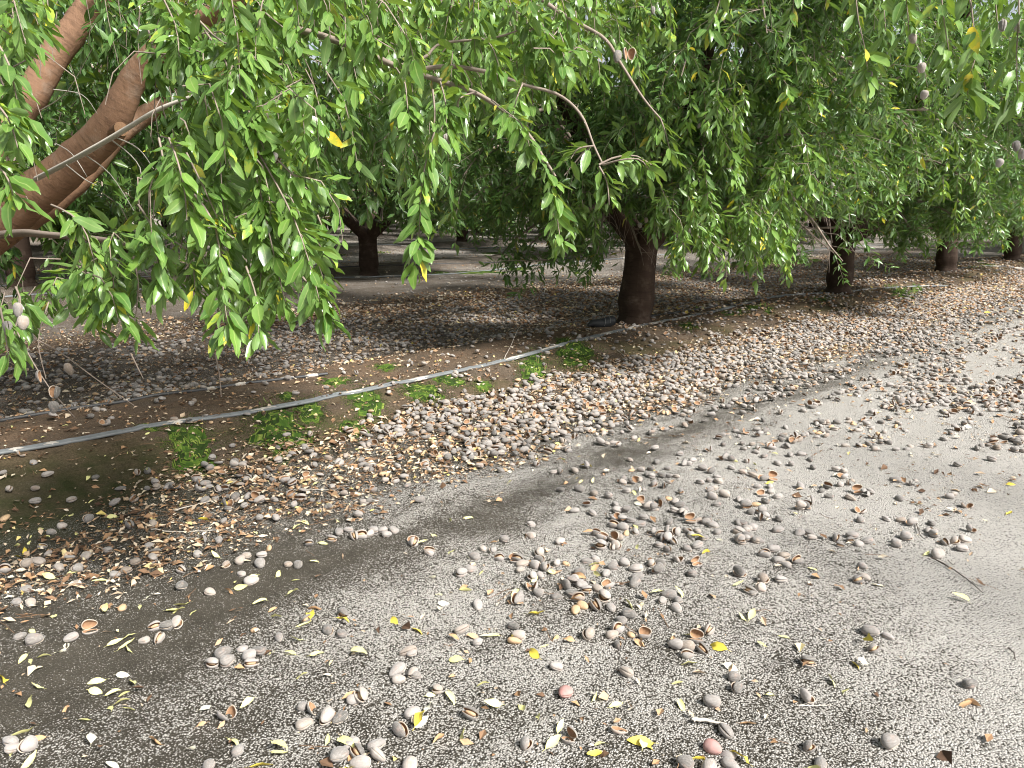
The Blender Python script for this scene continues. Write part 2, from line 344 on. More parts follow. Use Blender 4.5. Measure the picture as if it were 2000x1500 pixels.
# ---------------------------------------------------------------- generic almond tree
def trunk_mesh(r,h=.85,rad=.18,mb=None,base=(0,0,0),lean=(0,0)):
    z=np.array([-.08,0,.04,.09,.14,.2,.28,.4,.55,.7,.85])/.85*h
    pr=np.array([1.35,1.2,1.02,.96,1.04,1.12,1.1,1.04,.99,1.0,1.12])*rad
    P=np.stack([base[0]+lean[0]*z/h,base[1]+lean[1]*z/h,base[2]+z],1)
    th=np.arange(20)/20*2*np.pi
    wob=1+.05*np.sin(th*3+r.rand()*6)[None,:]+.04*np.sin(th*5+z[:,None]*4+r.rand()*6)+r.normal(0,.012,(len(z),20))
    wob[:3]+=.1*np.maximum(0,np.sin(th*4+1))[None]
    V,F,uv=tubes(P,pr,20,wob[None,:,:,None]); mb.add(V,F,.5,uv)
def grow(seed,R_=2.7,zmin=.72,nsc=5,nse=15,nsh=17,nl=32,lod=1,ll=.085,trad=.18,fork=.82,top=1.0,side=None,h=3.3,skirt=.5,shr=.0028,azs=None):
    """returns (wood MB, twig MB, leaf MB) in tree space"""
    r=R(seed); wood,twig,lf=MB(),MB(),MB()
    lean=r.normal(0,.03,2); trunk_mesh(r,fork,trad,wood,lean=lean)
    secs=[];secr=[];org=[]
    for k in range(nsc):
        az=(k+r.uniform(-.25,.25))/nsc*2*np.pi+seed if azs is None else azs[k]
        L=h*r.uniform(.85,1.1); K=10; t=np.linspace(0,1,K)
        el=np.radians(r.uniform(32,50))+t*np.radians(r.uniform(8,28)); azv=az+np.cumsum(r.normal(0,.07,K))
        d=np.stack([np.cos(el)*np.cos(azv),np.cos(el)*np.sin(azv),np.sin(el)],1)*(L/(K-1)); d[0]=0
        P=np.array([lean[0],lean[1],fork*.86])+np.cumsum(d,0); rd=(trad*.58)*(1-t)**.8+.014
        V,F,uv=tubes(smooth_line(P,18),np.interp(np.linspace(0,1,18),t,rd)*(1+r.normal(0,.03,18)),10); wood.add(V,F,.5,uv)
        for q in range(nse):
            tt=r.uniform(.12,1) if q>2 else r.uniform(.1,.3); x=tt*(K-1); i0=min(int(x),K-2); p0=P[i0]+(P[i0+1]-P[i0])*(x-i0)
            low=r.rand()<skirt
            e2=np.radians(r.uniform(-8,22) if low else r.uniform(10,62)); a2=azv[i0]+r.uniform(-1.25,1.25)
            l2=r.uniform(.9,1.9)*(1-.35*tt)*R_/2.7; K2=8; s2=np.linspace(0,1,K2)
            dd=np.stack([np.cos(e2)*np.cos(a2)*np.ones(K2),np.cos(e2)*np.sin(a2)*np.ones(K2),np.sin(e2)-s2*(1.1 if low else .75)],1)+r.normal(0,.09,(K2,3))
            dd=norm(dd)*(l2/(K2-1)); dd[0]=0; p2=p0+np.cumsum(dd,0)
            rr=np.hypot(p2[:,0],p2[:,1]); over=np.maximum(rr/R_,1); p2[:,:2]/=over[:,None]; p2[:,2]=np.maximum(p2[:,2],zmin+.12)
            secs.append(p2); secr.append((.011+.012*(1-tt))*(1-s2)**.9+.004)
    secs=np.array(secs); V,F,uv=tubes(secs,np.array(secr),6); twig.add(V,F,.5,uv)
    ns=len(secs)*nsh; si=np.repeat(np.arange(len(secs)),nsh); t=.12+.88*r.rand(ns)**.8; x=t*7; i0=np.clip(x.astype(int),0,6); f=(x-i0)[:,None]
    P0=secs[si,i0]*(1-f)+secs[si,i0+1]*f; T=norm(secs[si,i0+1]-secs[si,i0])
    D0=T*.6+r.normal(0,.6,(ns,3))+np.array([0,0,.15]); L=r.uniform(.22,.72,ns)*R_/2.7
    PL=shoots(r,P0,D0,L,r.uniform(.2,.95,ns))
    az=np.arctan2(PL[...,1],PL[...,0]); zm=zmin+.22*np.sin(az*3+seed)+.14*np.sin(az*7+seed*2)
    ok=PL[:,-1,2]>zm[:,-1]; PL=PL[ok]
    V,F,uv=tubes(PL[:,::2],np.linspace(shr,shr*.4,4)[None],3); twig.add(V,F,.5,uv)
    c=leaf_on(r,lf,PL,nl,lod,ll,spread=1.1,hang=.3,wf=.135 if lod<2 else .19)
    return wood,twig,lf,c
def tree(name,x,y,wm,tm,lm,label,group=None,rz=0,scale=1.0,bark=None):
    z=float(ground_z(x,y))-.01
    t=empty(name,(x,y,z),rz); t.scale=(scale,)*3
    add('trunk',wm,t); add('branches',tm,t); add('crown',lm,t)
    tag(t,label,'tree',group); return t
def inpoly(x,y,poly):
    c=np.zeros(x.shape,bool); n=len(poly)
    for i in range(n):
        x1,y1=poly[i]; x2,y2=poly[(i+1)%n]
        h=((y1>y)!=(y2>y)); xx=(x2-x1)*(y-y1)/((y2-y1) or 1e-9)+x1; c^=h&(x<xx)
    return c
def thin(mb,lod,M,polys,dmax):
    V=mb.V[0]; nV=LODS[lod][0].size*3; L=V.reshape(-1,nV,3); c=L.mean(1)@np.array(M.to_3x3()).T+np.array(M.translation); px,py,d=pix(c)
    drop=np.zeros(len(L),bool)
    for p in polys: drop|=inpoly(px,py,p)&(d<dmax)
    out=~drop; nf=mb.F[4][0].shape[0]//len(L); q=mb.F[4][0][:nf]; k=int(out.sum())
    mb.V=[L[out].reshape(-1,3)]; mb.F={4:[(q[None]+(np.arange(k)*nV)[:,None,None]).reshape(-1,4)]}
    mb.at={4:[mb.at[4][0].reshape(-1,nf)[out].ravel()]}; mb.uv=[mb.uv[0].reshape(-1,nV,2)[out].reshape(-1,2)]; mb.n=k*nV
FORKS=[[(0,430),(95,430),(95,565),(0,565)],[(1140,400),(1190,390),(1240,440),(1300,470),(1285,640),(1195,640),(1205,490)],[(1560,425),(1700,425),(1680,590),(1600,590)]]
def build(seed,fit=None,**k):
    wd,tw,lf,c=grow(seed,**k); print('leaves',seed,c)
    if fit: x,y=at(fit[0],fit[1],.13); thin(lf,1,Matrix.LocRotScale(Vector((x,y,float(ground_z(x,y))-.01)),Euler((0,0,fit[2])),None),FORKS,fit[3])
    return wd.mesh('trunk',M_bark),tw.mesh('branches',M_twig),lf.mesh('crown',M_leaf)
#@@TREES
def place(px,py): return at(px,py,.13)
t1=build(11,fit=(1240,628,0,8.3),azs=[2.6,1.2,-.15,-1.6,3.9,.5],trad=.172,fork=.95,R_=3.0,nsc=6,nse=30,nsh=22,skirt=.5,h=4.4,ll=.092,zmin=.66)
tree('almond_tree',*place(1240,628),*t1,'nearest whole almond tree, dark trunk right of centre beside the hose','almond trees of the front row')
t2=build(23,fit=(1638,569,.6,12.2),zmin=.85,trad=.17,fork=.85,R_=3.0,nse=30,nsh=20,ll=.095,h=4.6,skirt=.45,nsc=6)
T2=tree('almond_tree',*place(1638,569),*t2,'almond tree with Y-shaped fork, second full trunk right of centre','almond trees of the front row',.6)
x,y=place(1848,529); T3=tree('almond_tree',x,y,*t1,'almond tree with short trunk half hidden by leaves near right edge','almond trees of the front row',2.4)
x,y=place(1975,507); tree('almond_tree',x,y,*t2,'almond tree whose dark trunk foot shows at the right edge','almond trees of the front row',4.0)
for k in range(4):
    x,y=xy(27.2+5.3*k,4.85); tree('almond_tree',x,y,*(t1 if k%2 else t2),'distant front-row almond tree beyond the right edge trunk, %s behind it'%ORD2[k],'almond trees of the front row',k*1.7+.5)
f1=build(31,nse=30,nsh=20,nl=26,lod=2,ll=.12,R_=3.3,zmin=.95,h=4.9,trad=.17,skirt=.45)
f2=build(37,nse=30,nsh=20,nl=26,lod=2,ll=.12,R_=3.3,zmin=1.0,h=4.9,trad=.16,skirt=.4)
x,y=place(45,557); tree('almond_tree',x,y,*f2,'second-row almond tree whose thick dark trunk stands at the left edge','almond trees of the second row',.4,1.12)
x,y=place(720,524); tree('almond_tree',x,y,*f1,'second-row almond tree with a short dark trunk left of centre','almond trees of the second row',1.9,1.05)
for k in range(-1,9):
    if k in(0,): continue
    a=9.6+6.2*k+(0 if k<0 else 0)
    if k==-1: a=-2.6
    x,y=xy(a,14.1); tree('almond_tree',x,y,*(f1 if k%2 else f2),'leafy second-row almond tree, %s'%('far left of the thick trunk' if k<0 else ORD2[k-1]+' to the right of the short dark trunk'),'almond trees of the second row',k*2.1,1.2)
for ri,s_ in enumerate(ROWS[2:]):
    nm=['third','fourth','fifth','sixth','seventh'][ri]
    for k in range(-2,11):
        a=1.5*ri+k*5.9+(-5 if ri>1 else 0)+25.0%5.9; x,y=xy(a,s_)
        px,py,d=pix((x,y,1.5))
        if px<-500 or px>2500: continue
        tree('almond_tree',x,y,*(f1 if (k+ri)%2 else f2),'dark-trunked almond tree in the %s row back, %s of its row from the left'%(nm,ORD2[k+2] if k+2<12 else 'last'),'almond trees of the %s row'%nm,k*1.3+ri,1.2)
# ---------------------------------------------------------------- tree with the big limbs at the left
def rl(pts): return np.array([ray(*p) for p in pts])
bx,by=place(-100,872); bz=float(ground_z(bx,by))
T0=empty('almond_tree',(bx,by,bz-.01)); tag(T0,'nearest almond tree, thick reddish limbs and bright leaves reaching in from the left','tree','almond trees of the front row')
O0=np.array((bx,by,bz-.01))
r0=R(5); wood,pale,lf0,dead=MB(),MB(),MB(),MB()
trunk_mesh(r0,1.0,.19,wood,lean=(.02,0))
def limb(mb,pts,rad,K=26,sides=14,jit=.03,O=O0):
    P=smooth_line(rl(pts) if len(pts[0])==3 and not isinstance(pts,np.ndarray) else pts,K)-O
    rr=np.interp(np.linspace(0,1,K),np.linspace(0,1,len(rad)),rad)*(1+r0.normal(0,jit,K))
    wob=1+r0.normal(0,.02,(1,K,sides,1)) if sides>8 else None
    V,F,uv=tubes(P,rr,sides,wob); mb.add(V,F,.5,uv); return P+O
fork=O0+np.array((.02,0,.9)); fp=pix(fork); FK=(float(fp[0]),float(fp[1]),float(fp[2]))
LA=limb(wood,[FK,(-30,455,3.85),(60,385,3.8),(150,312,3.75),(215,245,3.7),(255,165,3.65),(300,105,3.6),(370,50,3.5),(480,-5,3.35),(620,-130,3.2),(800,-330,3.2)],[.14,.112,.1,.09,.08,.062,.055,.048,.04,.03,.02],50)
LB=limb(wood,[FK,(-70,350,4.0),(15,240,4.1),(62,185,4.1),(112,100,4.1),(165,30,4.1),(215,-45,4.1),(330,-260,4.2),(420,-500,4.3)],[.13,.1,.088,.08,.074,.07,.066,.05,.03],44)
LC=limb(wood,[FK,(20,440,4.0),(110,385,4.1),(180,320,4.2),(240,255,4.3),(320,205,4.35),(430,160,4.4),(560,70,4.4),(700,-60,4.4)],[.12,.085,.07,.065,.058,.05,.042,.035,.02],40)
LD=limb(wood,[FK,(-260,400,4.2),(-420,250,4.6),(-600,60,4.9)],[.14,.09,.06,.03],24)
LE=limb(wood,[FK,(-300,460,3.4),(-480,330,2.8),(-700,200,2.3)],[.14,.09,.06,.03],24)
LS=limb(wood,[(175,300,3.8),(208,268,3.72),(236,252,3.62)],[.05,.034,.032],8,12)
c0=LS[-1]-O0; ang=np.linspace(0,2*np.pi,13)[:-1]
tw=lambda pts,r1,r2,K=14,mb=None,sides=5: limb(pale if mb is None else mb,pts,[r1,r2],K,sides,.04)
tw([(70,350,3.62),(150,308,3.3),(230,262,3.1),(290,225,3.0),(330,205,2.95),(400,180,2.9),(470,150,2.8),(520,120,2.7)],.013,.005,24,dead)
for p in ([(165,302,3.27),(215,340,3.2),(262,412,3.1)],[(215,272,3.15),(252,300,3.1),(275,332,3.05),(272,372,3.0)],[(225,268,3.12),(270,290,3.0),(300,330,2.95)],
          [(130,322,3.35),(165,350,3.3),(190,362,3.3)],[(105,175,3.9),(160,185,3.6),(190,222,3.5)],[(80,215,3.9),(130,180,3.5),(180,95,3.3)],[(108,280,3.6),(140,300,3.4),(170,345,3.3)]):
    tw(p,.0032,.0015,9,dead,4)
arch=tw([(360,60,3.5),(450,74,3.15),(540,56,3.0),(600,62,2.95),(700,95,2.85),(770,128,2.8),(860,158,2.75),(925,180,2.7),(975,210,2.65),(1030,260,2.6),(1060,305,2.55),(1085,345,2.5)],.017,.004,40)
a2=tw([(800,138,2.8),(880,130,2.8),(960,143,2.75),(1020,165,2.7),(1090,185,2.65),(1135,225,2.6),(1160,285,2.6),(1178,322,2.55)],.009,.003,28)
a3=tw([(820,-200,3.3),(960,-90,3.2),(1060,0,3.15),(1120,40,3.15),(1180,75,3.1),(1210,120,3.1),(1255,190,3.1),(1290,232,3.1)],.012,.0035,30)
a4=tw([(775,130,2.8),(830,112,2.8),(862,85,2.8),(960,75,2.75),(1010,60,2.7)],.007,.003,14)
a5=tw([(1170,322,2.5),(1200,308,2.5),(1240,304,2.5),(1272,322,2.5)],.004,.002,8)
lowb=tw([(-20,462,3.75),(40,455,3.6),(90,458,3.4),(200,468,3.1),(262,482,2.9),(330,520,2.7)],.022,.006,18)
tw([(188,468,3.1),(165,500,3.0),(140,560,2.9),(120,600,2.9)],.007,.002,9)
for p in ([(30,640,2.5),(60,700,2.5),(100,762,2.45),(146,815,2.4)],[(75,665,2.5),(120,690,2.5),(190,742,2.45),(262,792,2.4)],[(420,690,2.5),(428,730,2.5),(432,775,2.5)],[(255,690,2.5),(280,740,2.5)],[(95,590,2.6),(75,665,2.5),(90,740,2.5)]):
    tw(p,.0032,.0014,9,sides=4)
# leafy shoots: hand-set strands first
def strands(lst,mb,tmb,O,n=34,ll=.080,r=r0,wf=.14,spread=.85):
    for pts in lst:
        P=smooth_line(rl(pts),9)-O; V,F,uv=tubes(P,np.linspace(.0035,.0014,9)[None],4); tmb.add(V,F,.5,uv)
        Ln=np.linalg.norm(np.diff(P,axis=0),axis=1).sum()
        leaf_on(r,mb,P[None],max(5,int(n*Ln/.5)),0,ll,spread,wf=wf,hang=.55)
SL=[[(845,175,2.4),(850,245,2.4),(836,300,2.4),(822,370,2.4),(820,440,2.38),(812,515,2.38)],[(1040,285,2.45),(1070,335,2.45),(1085,385,2.45),(1090,440,2.45),(1097,480,2.45)],
 [(960,195,2.5),(985,215,2.4),(1020,245,2.35),(1035,290,2.35)],[(930,180,2.6),(900,190,2.5),(890,215,2.5),(880,240,2.5)],[(1020,165,2.6),(1010,190,2.5),(1000,230,2.5)],
 [(1160,285,2.5),(1130,290,2.5),(1115,310,2.5)],[(1170,325,2.45),(1185,355,2.45),(1190,400,2.45)],[(1178,322,2.5),(1215,312,2.45),(1250,312,2.45),(1270,335,2.45)],
 [(1290,232,3.0),(1300,260,3.0),(1310,300,3.0)],[(770,128,2.7),(790,160,2.5),(795,200,2.45),(800,240,2.45)],[(860,160,2.6),(870,200,2.45),(872,250,2.45)],
 [(700,95,2.7),(690,120,2.6),(700,170,2.6)],[(940,75,2.6),(960,90,2.5),(975,130,2.5)],
 [(300,-40,2.3),(330,20,2.2),(345,60,2.15),(350,110,2.1)],[(380,30,2.2),(430,80,2.1),(480,95,2.1),(510,130,2.1)],[(400,60,2.2),(440,120,2.1),(455,180,2.1)],
 [(290,60,2.4),(300,100,2.3),(305,140,2.3)],[(440,210,2.1),(480,240,2.1),(530,270,2.1)],[(470,160,2.2),(490,230,2.1),(520,300,2.1)],
 [(530,300,2.1),(570,340,2.1),(600,370,2.1)],[(500,290,2.1),(540,360,2.1),(575,430,2.05),(600,500,2.05),(625,590,2.05)],[(480,260,2.1),(500,340,2.1),(520,430,2.1),(540,520,2.1),(560,600,2.1)],
 [(330,270,1.95),(345,310,1.9),(360,370,1.9),(365,430,1.9)],[(310,270,2.0),(320,320,1.95),(325,380,1.95)],[(270,400,2.1),(300,450,2.0),(310,520,2.0),(320,560,2.0)],
 [(380,380,2.1),(420,440,2.05),(430,520,2.05),(440,600,2.05),(445,650,2.05)],[(-20,60,1.9),(15,120,1.85),(30,180,1.85),(40,230,1.85)],[(-30,180,1.8),(15,230,1.75),(35,290,1.75)],[(-40,300,1.75),(10,340,1.7),(30,400,1.7)],[(-30,0,2.0),(20,30,2.0),(40,70,2.0)],
 [(100,400,2.3),(140,420,2.2),(170,460,2.2),(190,540,2.2),(200,600,2.2)],[(30,560,2.2),(40,590,2.2),(30,640,2.2),(20,680,2.2)],[(260,500,2.1),(270,560,2.1),(262,640,2.1)],[(150,500,2.3),(180,560,2.25),(190,640,2.25)],
 [(620,420,2.4),(640,470,2.4)],[(0,600,2.0),(10,650,2.0),(15,690,2.0)],[(560,430,2.2),(600,450,2.15),(640,500,2.15)],[(590,540,2.1),(620,580,2.1),(640,620,2.1)],[(480,520,2.1),(500,580,2.1),(505,650,2.1)]]
strands(SL,lf0,pale,O0,76)
# filler shoots through the volume of its crown
def inpoly(x,y,poly):
    c=np.zeros(x.shape,bool); n=len(poly)
    for i in range(n):
        x1,y1=poly[i]; x2,y2=poly[(i+1)%n]
        h=((y1>y)!=(y2>y)); xx=(x2-x1)*(y-y1)/((y2-y1) or 1e-9)+x1; c^=h&(x<xx)
    return c
WIN=[[(60,220),(210,0),(280,0),(300,110),(200,230),(120,290)],[(130,400),(230,290),(330,230),(300,420),(200,430)],[(0,440),(95,440),(95,560),(0,560)],[(-10,240),(60,160),(60,240),(30,330),(60,470),(-10,460)],[(20,350),(120,270),(195,200),(225,110),(290,80),(330,130),(280,230),(215,320),(120,400),(50,430)],[(10,190),(80,90),(140,-20),(270,-20),(200,70),(130,170),(70,260),(10,280)],[(180,200),(340,150),(360,240),(200,330)]]
def keepwin(O,r):
    def k(P):
        qx,qy,d=pix(P+O); m=np.ones(len(P),bool)
        for w_ in WIN: m&=~(inpoly(qx,qy,w_)&(d<3.75))
        for w_ in WIN: m&=~(inpoly(qx,qy+45,w_)&(d<3.75)&(r.rand(len(P))<.8))
        return m
    return k
def filler(poly,d0,d1,n,L0,L1,nl,ll,mb,tmb,O,r,lod=0,maxy=None):
    xs=[p[0] for p in poly]; ys=[p[1] for p in poly]; px=r.uniform(min(xs),max(xs),n*4); py=r.uniform(min(ys),max(ys),n*4)
    m=inpoly(px,py,poly); px,py=px[m][:n],py[m][:n]; d=r.uniform(d0,d1,len(px))
    P0=np.array([ray(*q) for q in zip(px,py,d)]); D0=r.normal(0,.6,P0.shape)+np.array([.3,-.3,.1])
    PL=shoots(r,P0,D0,r.uniform(L0,L1,len(P0)),r.uniform(.7,1.2,len(P0)))
    if lod==1:
        qx,qy,qd=pix(PL.mean(1)); bad=np.zeros(len(PL),bool)
        for w_ in FORKS: bad|=inpoly(qx,qy,w_)
        PL=PL[~bad]
    if maxy is not None:
        qx,qy,_=pix(PL[:,-1]); ok=qy<np.interp(qx,*maxy)-15; PL=PL[ok]
    PL=PL-O
    V,F,uv=tubes(PL[:,::2],np.linspace(.003,.0012,4)[None],3); tmb.add(V,F,.5,uv)
    leaf_on(r,mb,PL,nl,lod,ll,.9,hang=.5,keep=keepwin(O,r) if lod==0 else None)
low0=([-200,0,60,110,170,230,300,380,440,510,560,600,650,660,700,800,900],[700,700,665,600,640,650,640,610,670,670,600,600,620,560,440,400,400])
filler([(-100,-100),(700,-100),(640,150),(560,260),(600,420),(640,560),(560,620),(430,640),(300,600),(150,600),(0,640),(-100,640),(-100,560),(60,520),(240,470),(290,330),(330,200),(250,-20),(60,-40),(30,200),(20,330),(-100,350)],2.0,3.1,300,.1,.36,26,.074,lf0,pale,O0,R(71),0,low0)
filler([(560,-60),(1150,-60),(1100,120),(1000,160),(850,130),(700,60)],2.6,3.4,110,.12,.3,22,.074,lf0,pale,O0,R(72),0)
lfb=MB()
filler([(-100,-100),(400,-100),(420,200),(330,330),(300,600),(0,560),(-100,560)],4.3,5.6,240,.25,.6,32,.085,lfb,pale,O0,R(73),1,low0)
filler([(100,-100),(900,-100),(860,260),(700,330),(560,300),(400,420),(330,300)],3.6,5.4,420,.25,.6,32,.085,lfb,pale,O0,R(74),1,([0,1200],[470,470]))
# the rest of its crown, out of frame: overhead and to the left
gw,gt,gl,c=grow(57,nsc=5,nse=12,nsh=13,nl=24,lod=2,ll=.11,R_=2.7,zmin=1.2,h=3.0,azs=[1.2,2.2,3.2,4.2,5.2])
def cull(mb,O):
    """drop whole leaves of the generic crown that would stand inside the near view"""
    V=mb.V[0]; nV=LODS[2][0].size*3; L=V.reshape(-1,nV,3); px,py,d=pix(L[:,0]+O); out=(d<.3)|(px<-60)|(px>2100)|(py<-40)|(d>4.2)
    nf=mb.F[4][0].shape[0]//len(L); mb.V=[L[out].reshape(-1,3)]; k=out.sum()
    q=mb.F[4][0][:nf]; mb.F={4:[(q[None]+(np.arange(k)*nV)[:,None,None]).reshape(-1,4)]}
    mb.at={4:[mb.at[4][0].reshape(-1,nf)[out].ravel()]}; mb.uv=[mb.uv[0].reshape(-1,nV,2)[out].reshape(-1,2)]; mb.n=k*nV
cull(gl,O0)
lf0.add(gl.V[0],gl.F[4][0],gl.at[4][0],gl.uv[0])
add('trunk',wood.mesh('trunk',M_bark0),T0); add('branches',pale.mesh('branches',M_twig),T0); add('dead_branch',dead.mesh('dead_branch',M_dry),T0); add('crown',lf0.mesh('crown',M_leafF),T0); add('crown',lfb.mesh('crown',M_leaf),T0)  # back crown layer takes the darker leaf colour as painted shade
# pruning cut on the short stub
th=np.linspace(0,2*np.pi,17)[:-1]; dr=norm(LS[-1]-LS[-2]); u_=norm(np.cross(dr,[0,0,1])); v_=np.cross(dr,u_)
cv=[c0+dr*.008]+[c0+dr*.004+0.033*(u_*math.cos(t)+v_*math.sin(t)) for t in th]; cf=np.array([(0,1+k,1+(k+1)%16) for k in range(16)])
add('pruning_cut',make_mesh('pruning_cut',np.array(cv),cf,M_inner),T0)
# extra drooping sprays on the front trees
T1=[o for o in COL.objects if o.name=='almond_tree'][0]
def spray(T,specs,seed):
    lm,tm=MB(),MB(); Mx=Matrix.LocRotScale(T.location,T.rotation_euler,T.scale).inverted(); r=R(seed)
    for poly,d0,d1,n,L0,L1,nl in specs: filler(poly,d0,d1,n,L0,L1,nl,.092,lm,tm,np.zeros(3),r,1)
    for mb in (lm,tm):
        for i,v in enumerate(mb.V): mb.V[i]=v@np.array(Mx.to_3x3()).T+np.array(Mx.translation)
    add('branches',tm.mesh('branches',M_twig),T); add('crown',lm.mesh('crown',M_leafF),T)
spray(T1,[([(620,-80),(1280,-80),(1250,130),(620,90)],4.8,7.2,220,.2,.5,28),([(980,-80),(1400,-80),(1380,150),(1150,160),(1000,60)],6.5,8.5,170,.2,.6,28),([(1290,380),(1550,380),(1535,470),(1310,480)],5.4,6.8,80,.15,.4,26),
  ([(1040,360),(1190,360),(1180,410),(1060,420)],6.0,7.6,30,.15,.4,26),([(1250,100),(1600,100),(1560,400),(1280,400)],5.3,6.5,110,.15,.4,26),([(1225,380),(1290,380),(1300,430),(1230,420)],6.6,7.4,10,.1,.22,24)],61)
spray(T2,[([(1640,60),(1900,60),(1880,400),(1680,400)],7.5,10,120,.2,.5,28),([(1560,-80),(2050,-80),(2050,60),(1600,60)],7,10,120,.2,.6,28)],62)
# ---------------------------------------------------------------- opposite-row tree, its branch tips hang in at the top right
ox,oy=xy(3.6,-3.6); oz=float(ground_z(ox,oy)); TO=empty('almond_tree',(ox,oy,oz-.01)); O1=np.array((ox,oy,oz-.01))
tag(TO,'almond tree of the opposite row, only drooping leafy branch tips show at the top right','tree','almond trees of the opposite row')
wood,pale,lf1=MB(),MB(),MB(); trunk_mesh(R(9),.9,.17,wood)
f3=np.array((0,0,.85))
for ends in ([(-1.0,.6,1.7),(-2.0,1.3,2.1),(-2.7,1.9,2.2)],[(.9,.5,1.7),(1.8,1.0,2.6)],[(.2,-1,1.8),(.3,-2,2.8)],[(-.3,.9,1.7),(-.9,2.1,2.5),(-1.5,3.0,2.8)]):
    limb(wood,np.array([f3]+[np.array(e) for e in ends])+O1,[.11,.07,.03],20,10,O=O1)
def tw1(pts,r1,r2,K=14,sides=5): return limb(pale,pts,[r1,r2],K,sides,.04,O=O1)
e1=pix(O1+np.array((-2.7,1.9,2.2))); E1=tuple(float(q) for q in e1)
S1=[[(1880,-60,2.4),(1895,0,2.35),(1902,60,2.35),(1905,110,2.35),(1893,150,2.35),(1890,185,2.35)],[(1835,-60,2.6),(1840,10,2.6),(1850,80,2.6),(1860,130,2.6)],[(1985,-60,2.2),(1990,20,2.2),(1985,120,2.2),(1990,200,2.2)],
    [(1670,-40,3.0),(1675,30,3.0),(1690,100,3.0),(1695,150,3.0)],[(1760,-60,2.9),(1770,0,2.9),(1775,60,2.9)],[(1420,-60,3.4),(1400,20,3.4),(1380,60,3.4)],[(1940,-60,2.5),(1945,10,2.5),(1950,60,2.5)],[(1720,-60,3.1),(1725,0,3.1),(1730,60,3.1)],[(1560,-60,3.4),(1550,0,3.4),(1548,50,3.4)]]
for s_ in S1:
    d=s_[0]; mid=((d[0]+E1[0])/2,-300,(d[2]+E1[2])/2); tw1([E1,mid,d],.012,.004)
strands(S1,lf1,pale,O1,52,.092,R(6))
add('trunk',wood.mesh('trunk',M_bark),TO); add('branches',pale.mesh('branches',M_twig),TO); add('crown',lf1.mesh('crown',M_leafF),TO)
#@@LITTER
# ---------------------------------------------------------------- almond hulls
def valve(r,L=.021,T=.0135,Wd=.016,al=0.,side=1,nu=12,nv=8,thick=.82,tip=.25):
    """one half of a husk; long axis x, seam plane y=0, hinge at -z"""
    u=np.linspace(0,np.pi,nu+1); v=np.linspace(0,np.pi,nv+1); uu,vv=np.meshgrid(u,v,indexing='ij')
    wr=1+r.normal(0,.02,(nu+1,nv+1))+.035*np.sin(vv*5+r.rand()*6)+.03*np.sin(uu*4+r.rand()*6)
    def surf(k):
        x=-np.cos(uu)*L*(1-(1-k)*.6)*(1+tip*np.maximum(0,-np.cos(uu))**4*.35); prof=np.sin(uu)**.82*(1-.16*np.cos(uu)*-1)
        y=np.sin(vv)*T*prof*k*wr; z=-np.cos(vv)*Wd*prof*k*wr
        return np.stack([x,y*side,z],-1).reshape(-1,3)
    Vo,Vi=surf(1),surf(thick); Vi[:,1]*=.8; m=nv+1; n0=len(Vo)
    i=np.arange(nu)[:,None]*m; j=np.arange(nv)[None,:]; q=np.stack([i+j,i+m+j,i+m+j+1,i+j+1],-1).reshape(-1,4)
    if side<0: q=q[:,::-1]
    rim=[]
    for jj in (0,nv):
        for k in range(nu):
            a,b=k*m+jj,(k+1)*m+jj; f=[a,b,b+n0,a+n0]; rim.append(f if (jj==0)==(side>0) else f[::-1])
    V=np.concatenate([Vo,Vi]); F=np.concatenate([q[:,::-1],q+n0,np.array(rim)]); mi=np.concatenate([np.zeros(len(q)),np.ones(len(q)),np.full(len(rim),2)])
    c,s=math.cos(al*side),math.sin(al*side); z0=-Wd*.95
    y,z=V[:,1].copy(),V[:,2]-z0; V[:,1]=y*c+z*s; V[:,2]=-y*s+z*c+z0
    return V,F,mi
def husk(kind,seed,nu=12,nv=8):
    r=R(seed); al={'c':r.uniform(0,.05),'s':r.uniform(.16,.3),'o':r.uniform(.6,.95),'h':0,'r':.03}[kind]
    k=r.uniform(.9,1.1,3); Vs,Fs,Ms=[],[],[];n=0
    for sd in ((1,-1) if kind!='h' else (1,)):
        V,F,mi=valve(r,.0215*k[0],.0125*k[1],.0165*k[2],al*(1 if sd>0 else r.uniform(.6,1)),sd,nu,nv)
        Vs.append(V);Fs.append(F+n);Ms.append(mi);n+=len(V)
    return np.concatenate(Vs),np.concatenate(Fs),np.concatenate(Ms)
def nut(seed,nu=10,nv=10,sc=.78):
    u=np.linspace(0,np.pi,nu+1); v=np.linspace(0,2*np.pi,nv,endpoint=False); uu,vv=np.meshgrid(u,v,indexing='ij')
    r=R(seed); w_=1+r.normal(0,.03,uu.shape); pr=np.sin(uu)**.9*(1+.18*np.cos(uu))
    V=np.stack([-np.cos(uu)*.0205*sc,np.cos(vv)*.0095*sc*pr*w_,np.sin(vv)*.0135*sc*pr*w_],-1).reshape(-1,3)
    i=np.arange(nu)[:,None]*nv; j=np.arange(nv)[None,:]; jn=(j+1)%nv; F=np.stack([i+j,i+jn,i+nv+jn,i+nv+j],-1).reshape(-1,4)
    return V,F
HM={}
for k,cnt in (('c',6),('s',5),('o',4),('h',3),('r',1)):
    HM[k]=[]
    for q in range(cnt):
        V,F,mi=husk(k,100+ord(k)*7+q); HM[k].append((make_mesh('almond_hull',V,F,[M_red if k=='r' else M_hull,M_inner,M_rim],attrs={'rnd':np.zeros(len(F))},mi=mi),V))
NM=[]
for q in range(3):
    V,F=nut(q,14,14,1.0); NM.append((make_mesh('almond_in_shell',V,F,M_nut),V))
NV,NF=nut(5); NUT_IN=make_mesh('nutshell',NV*.92,NF,M_nut)
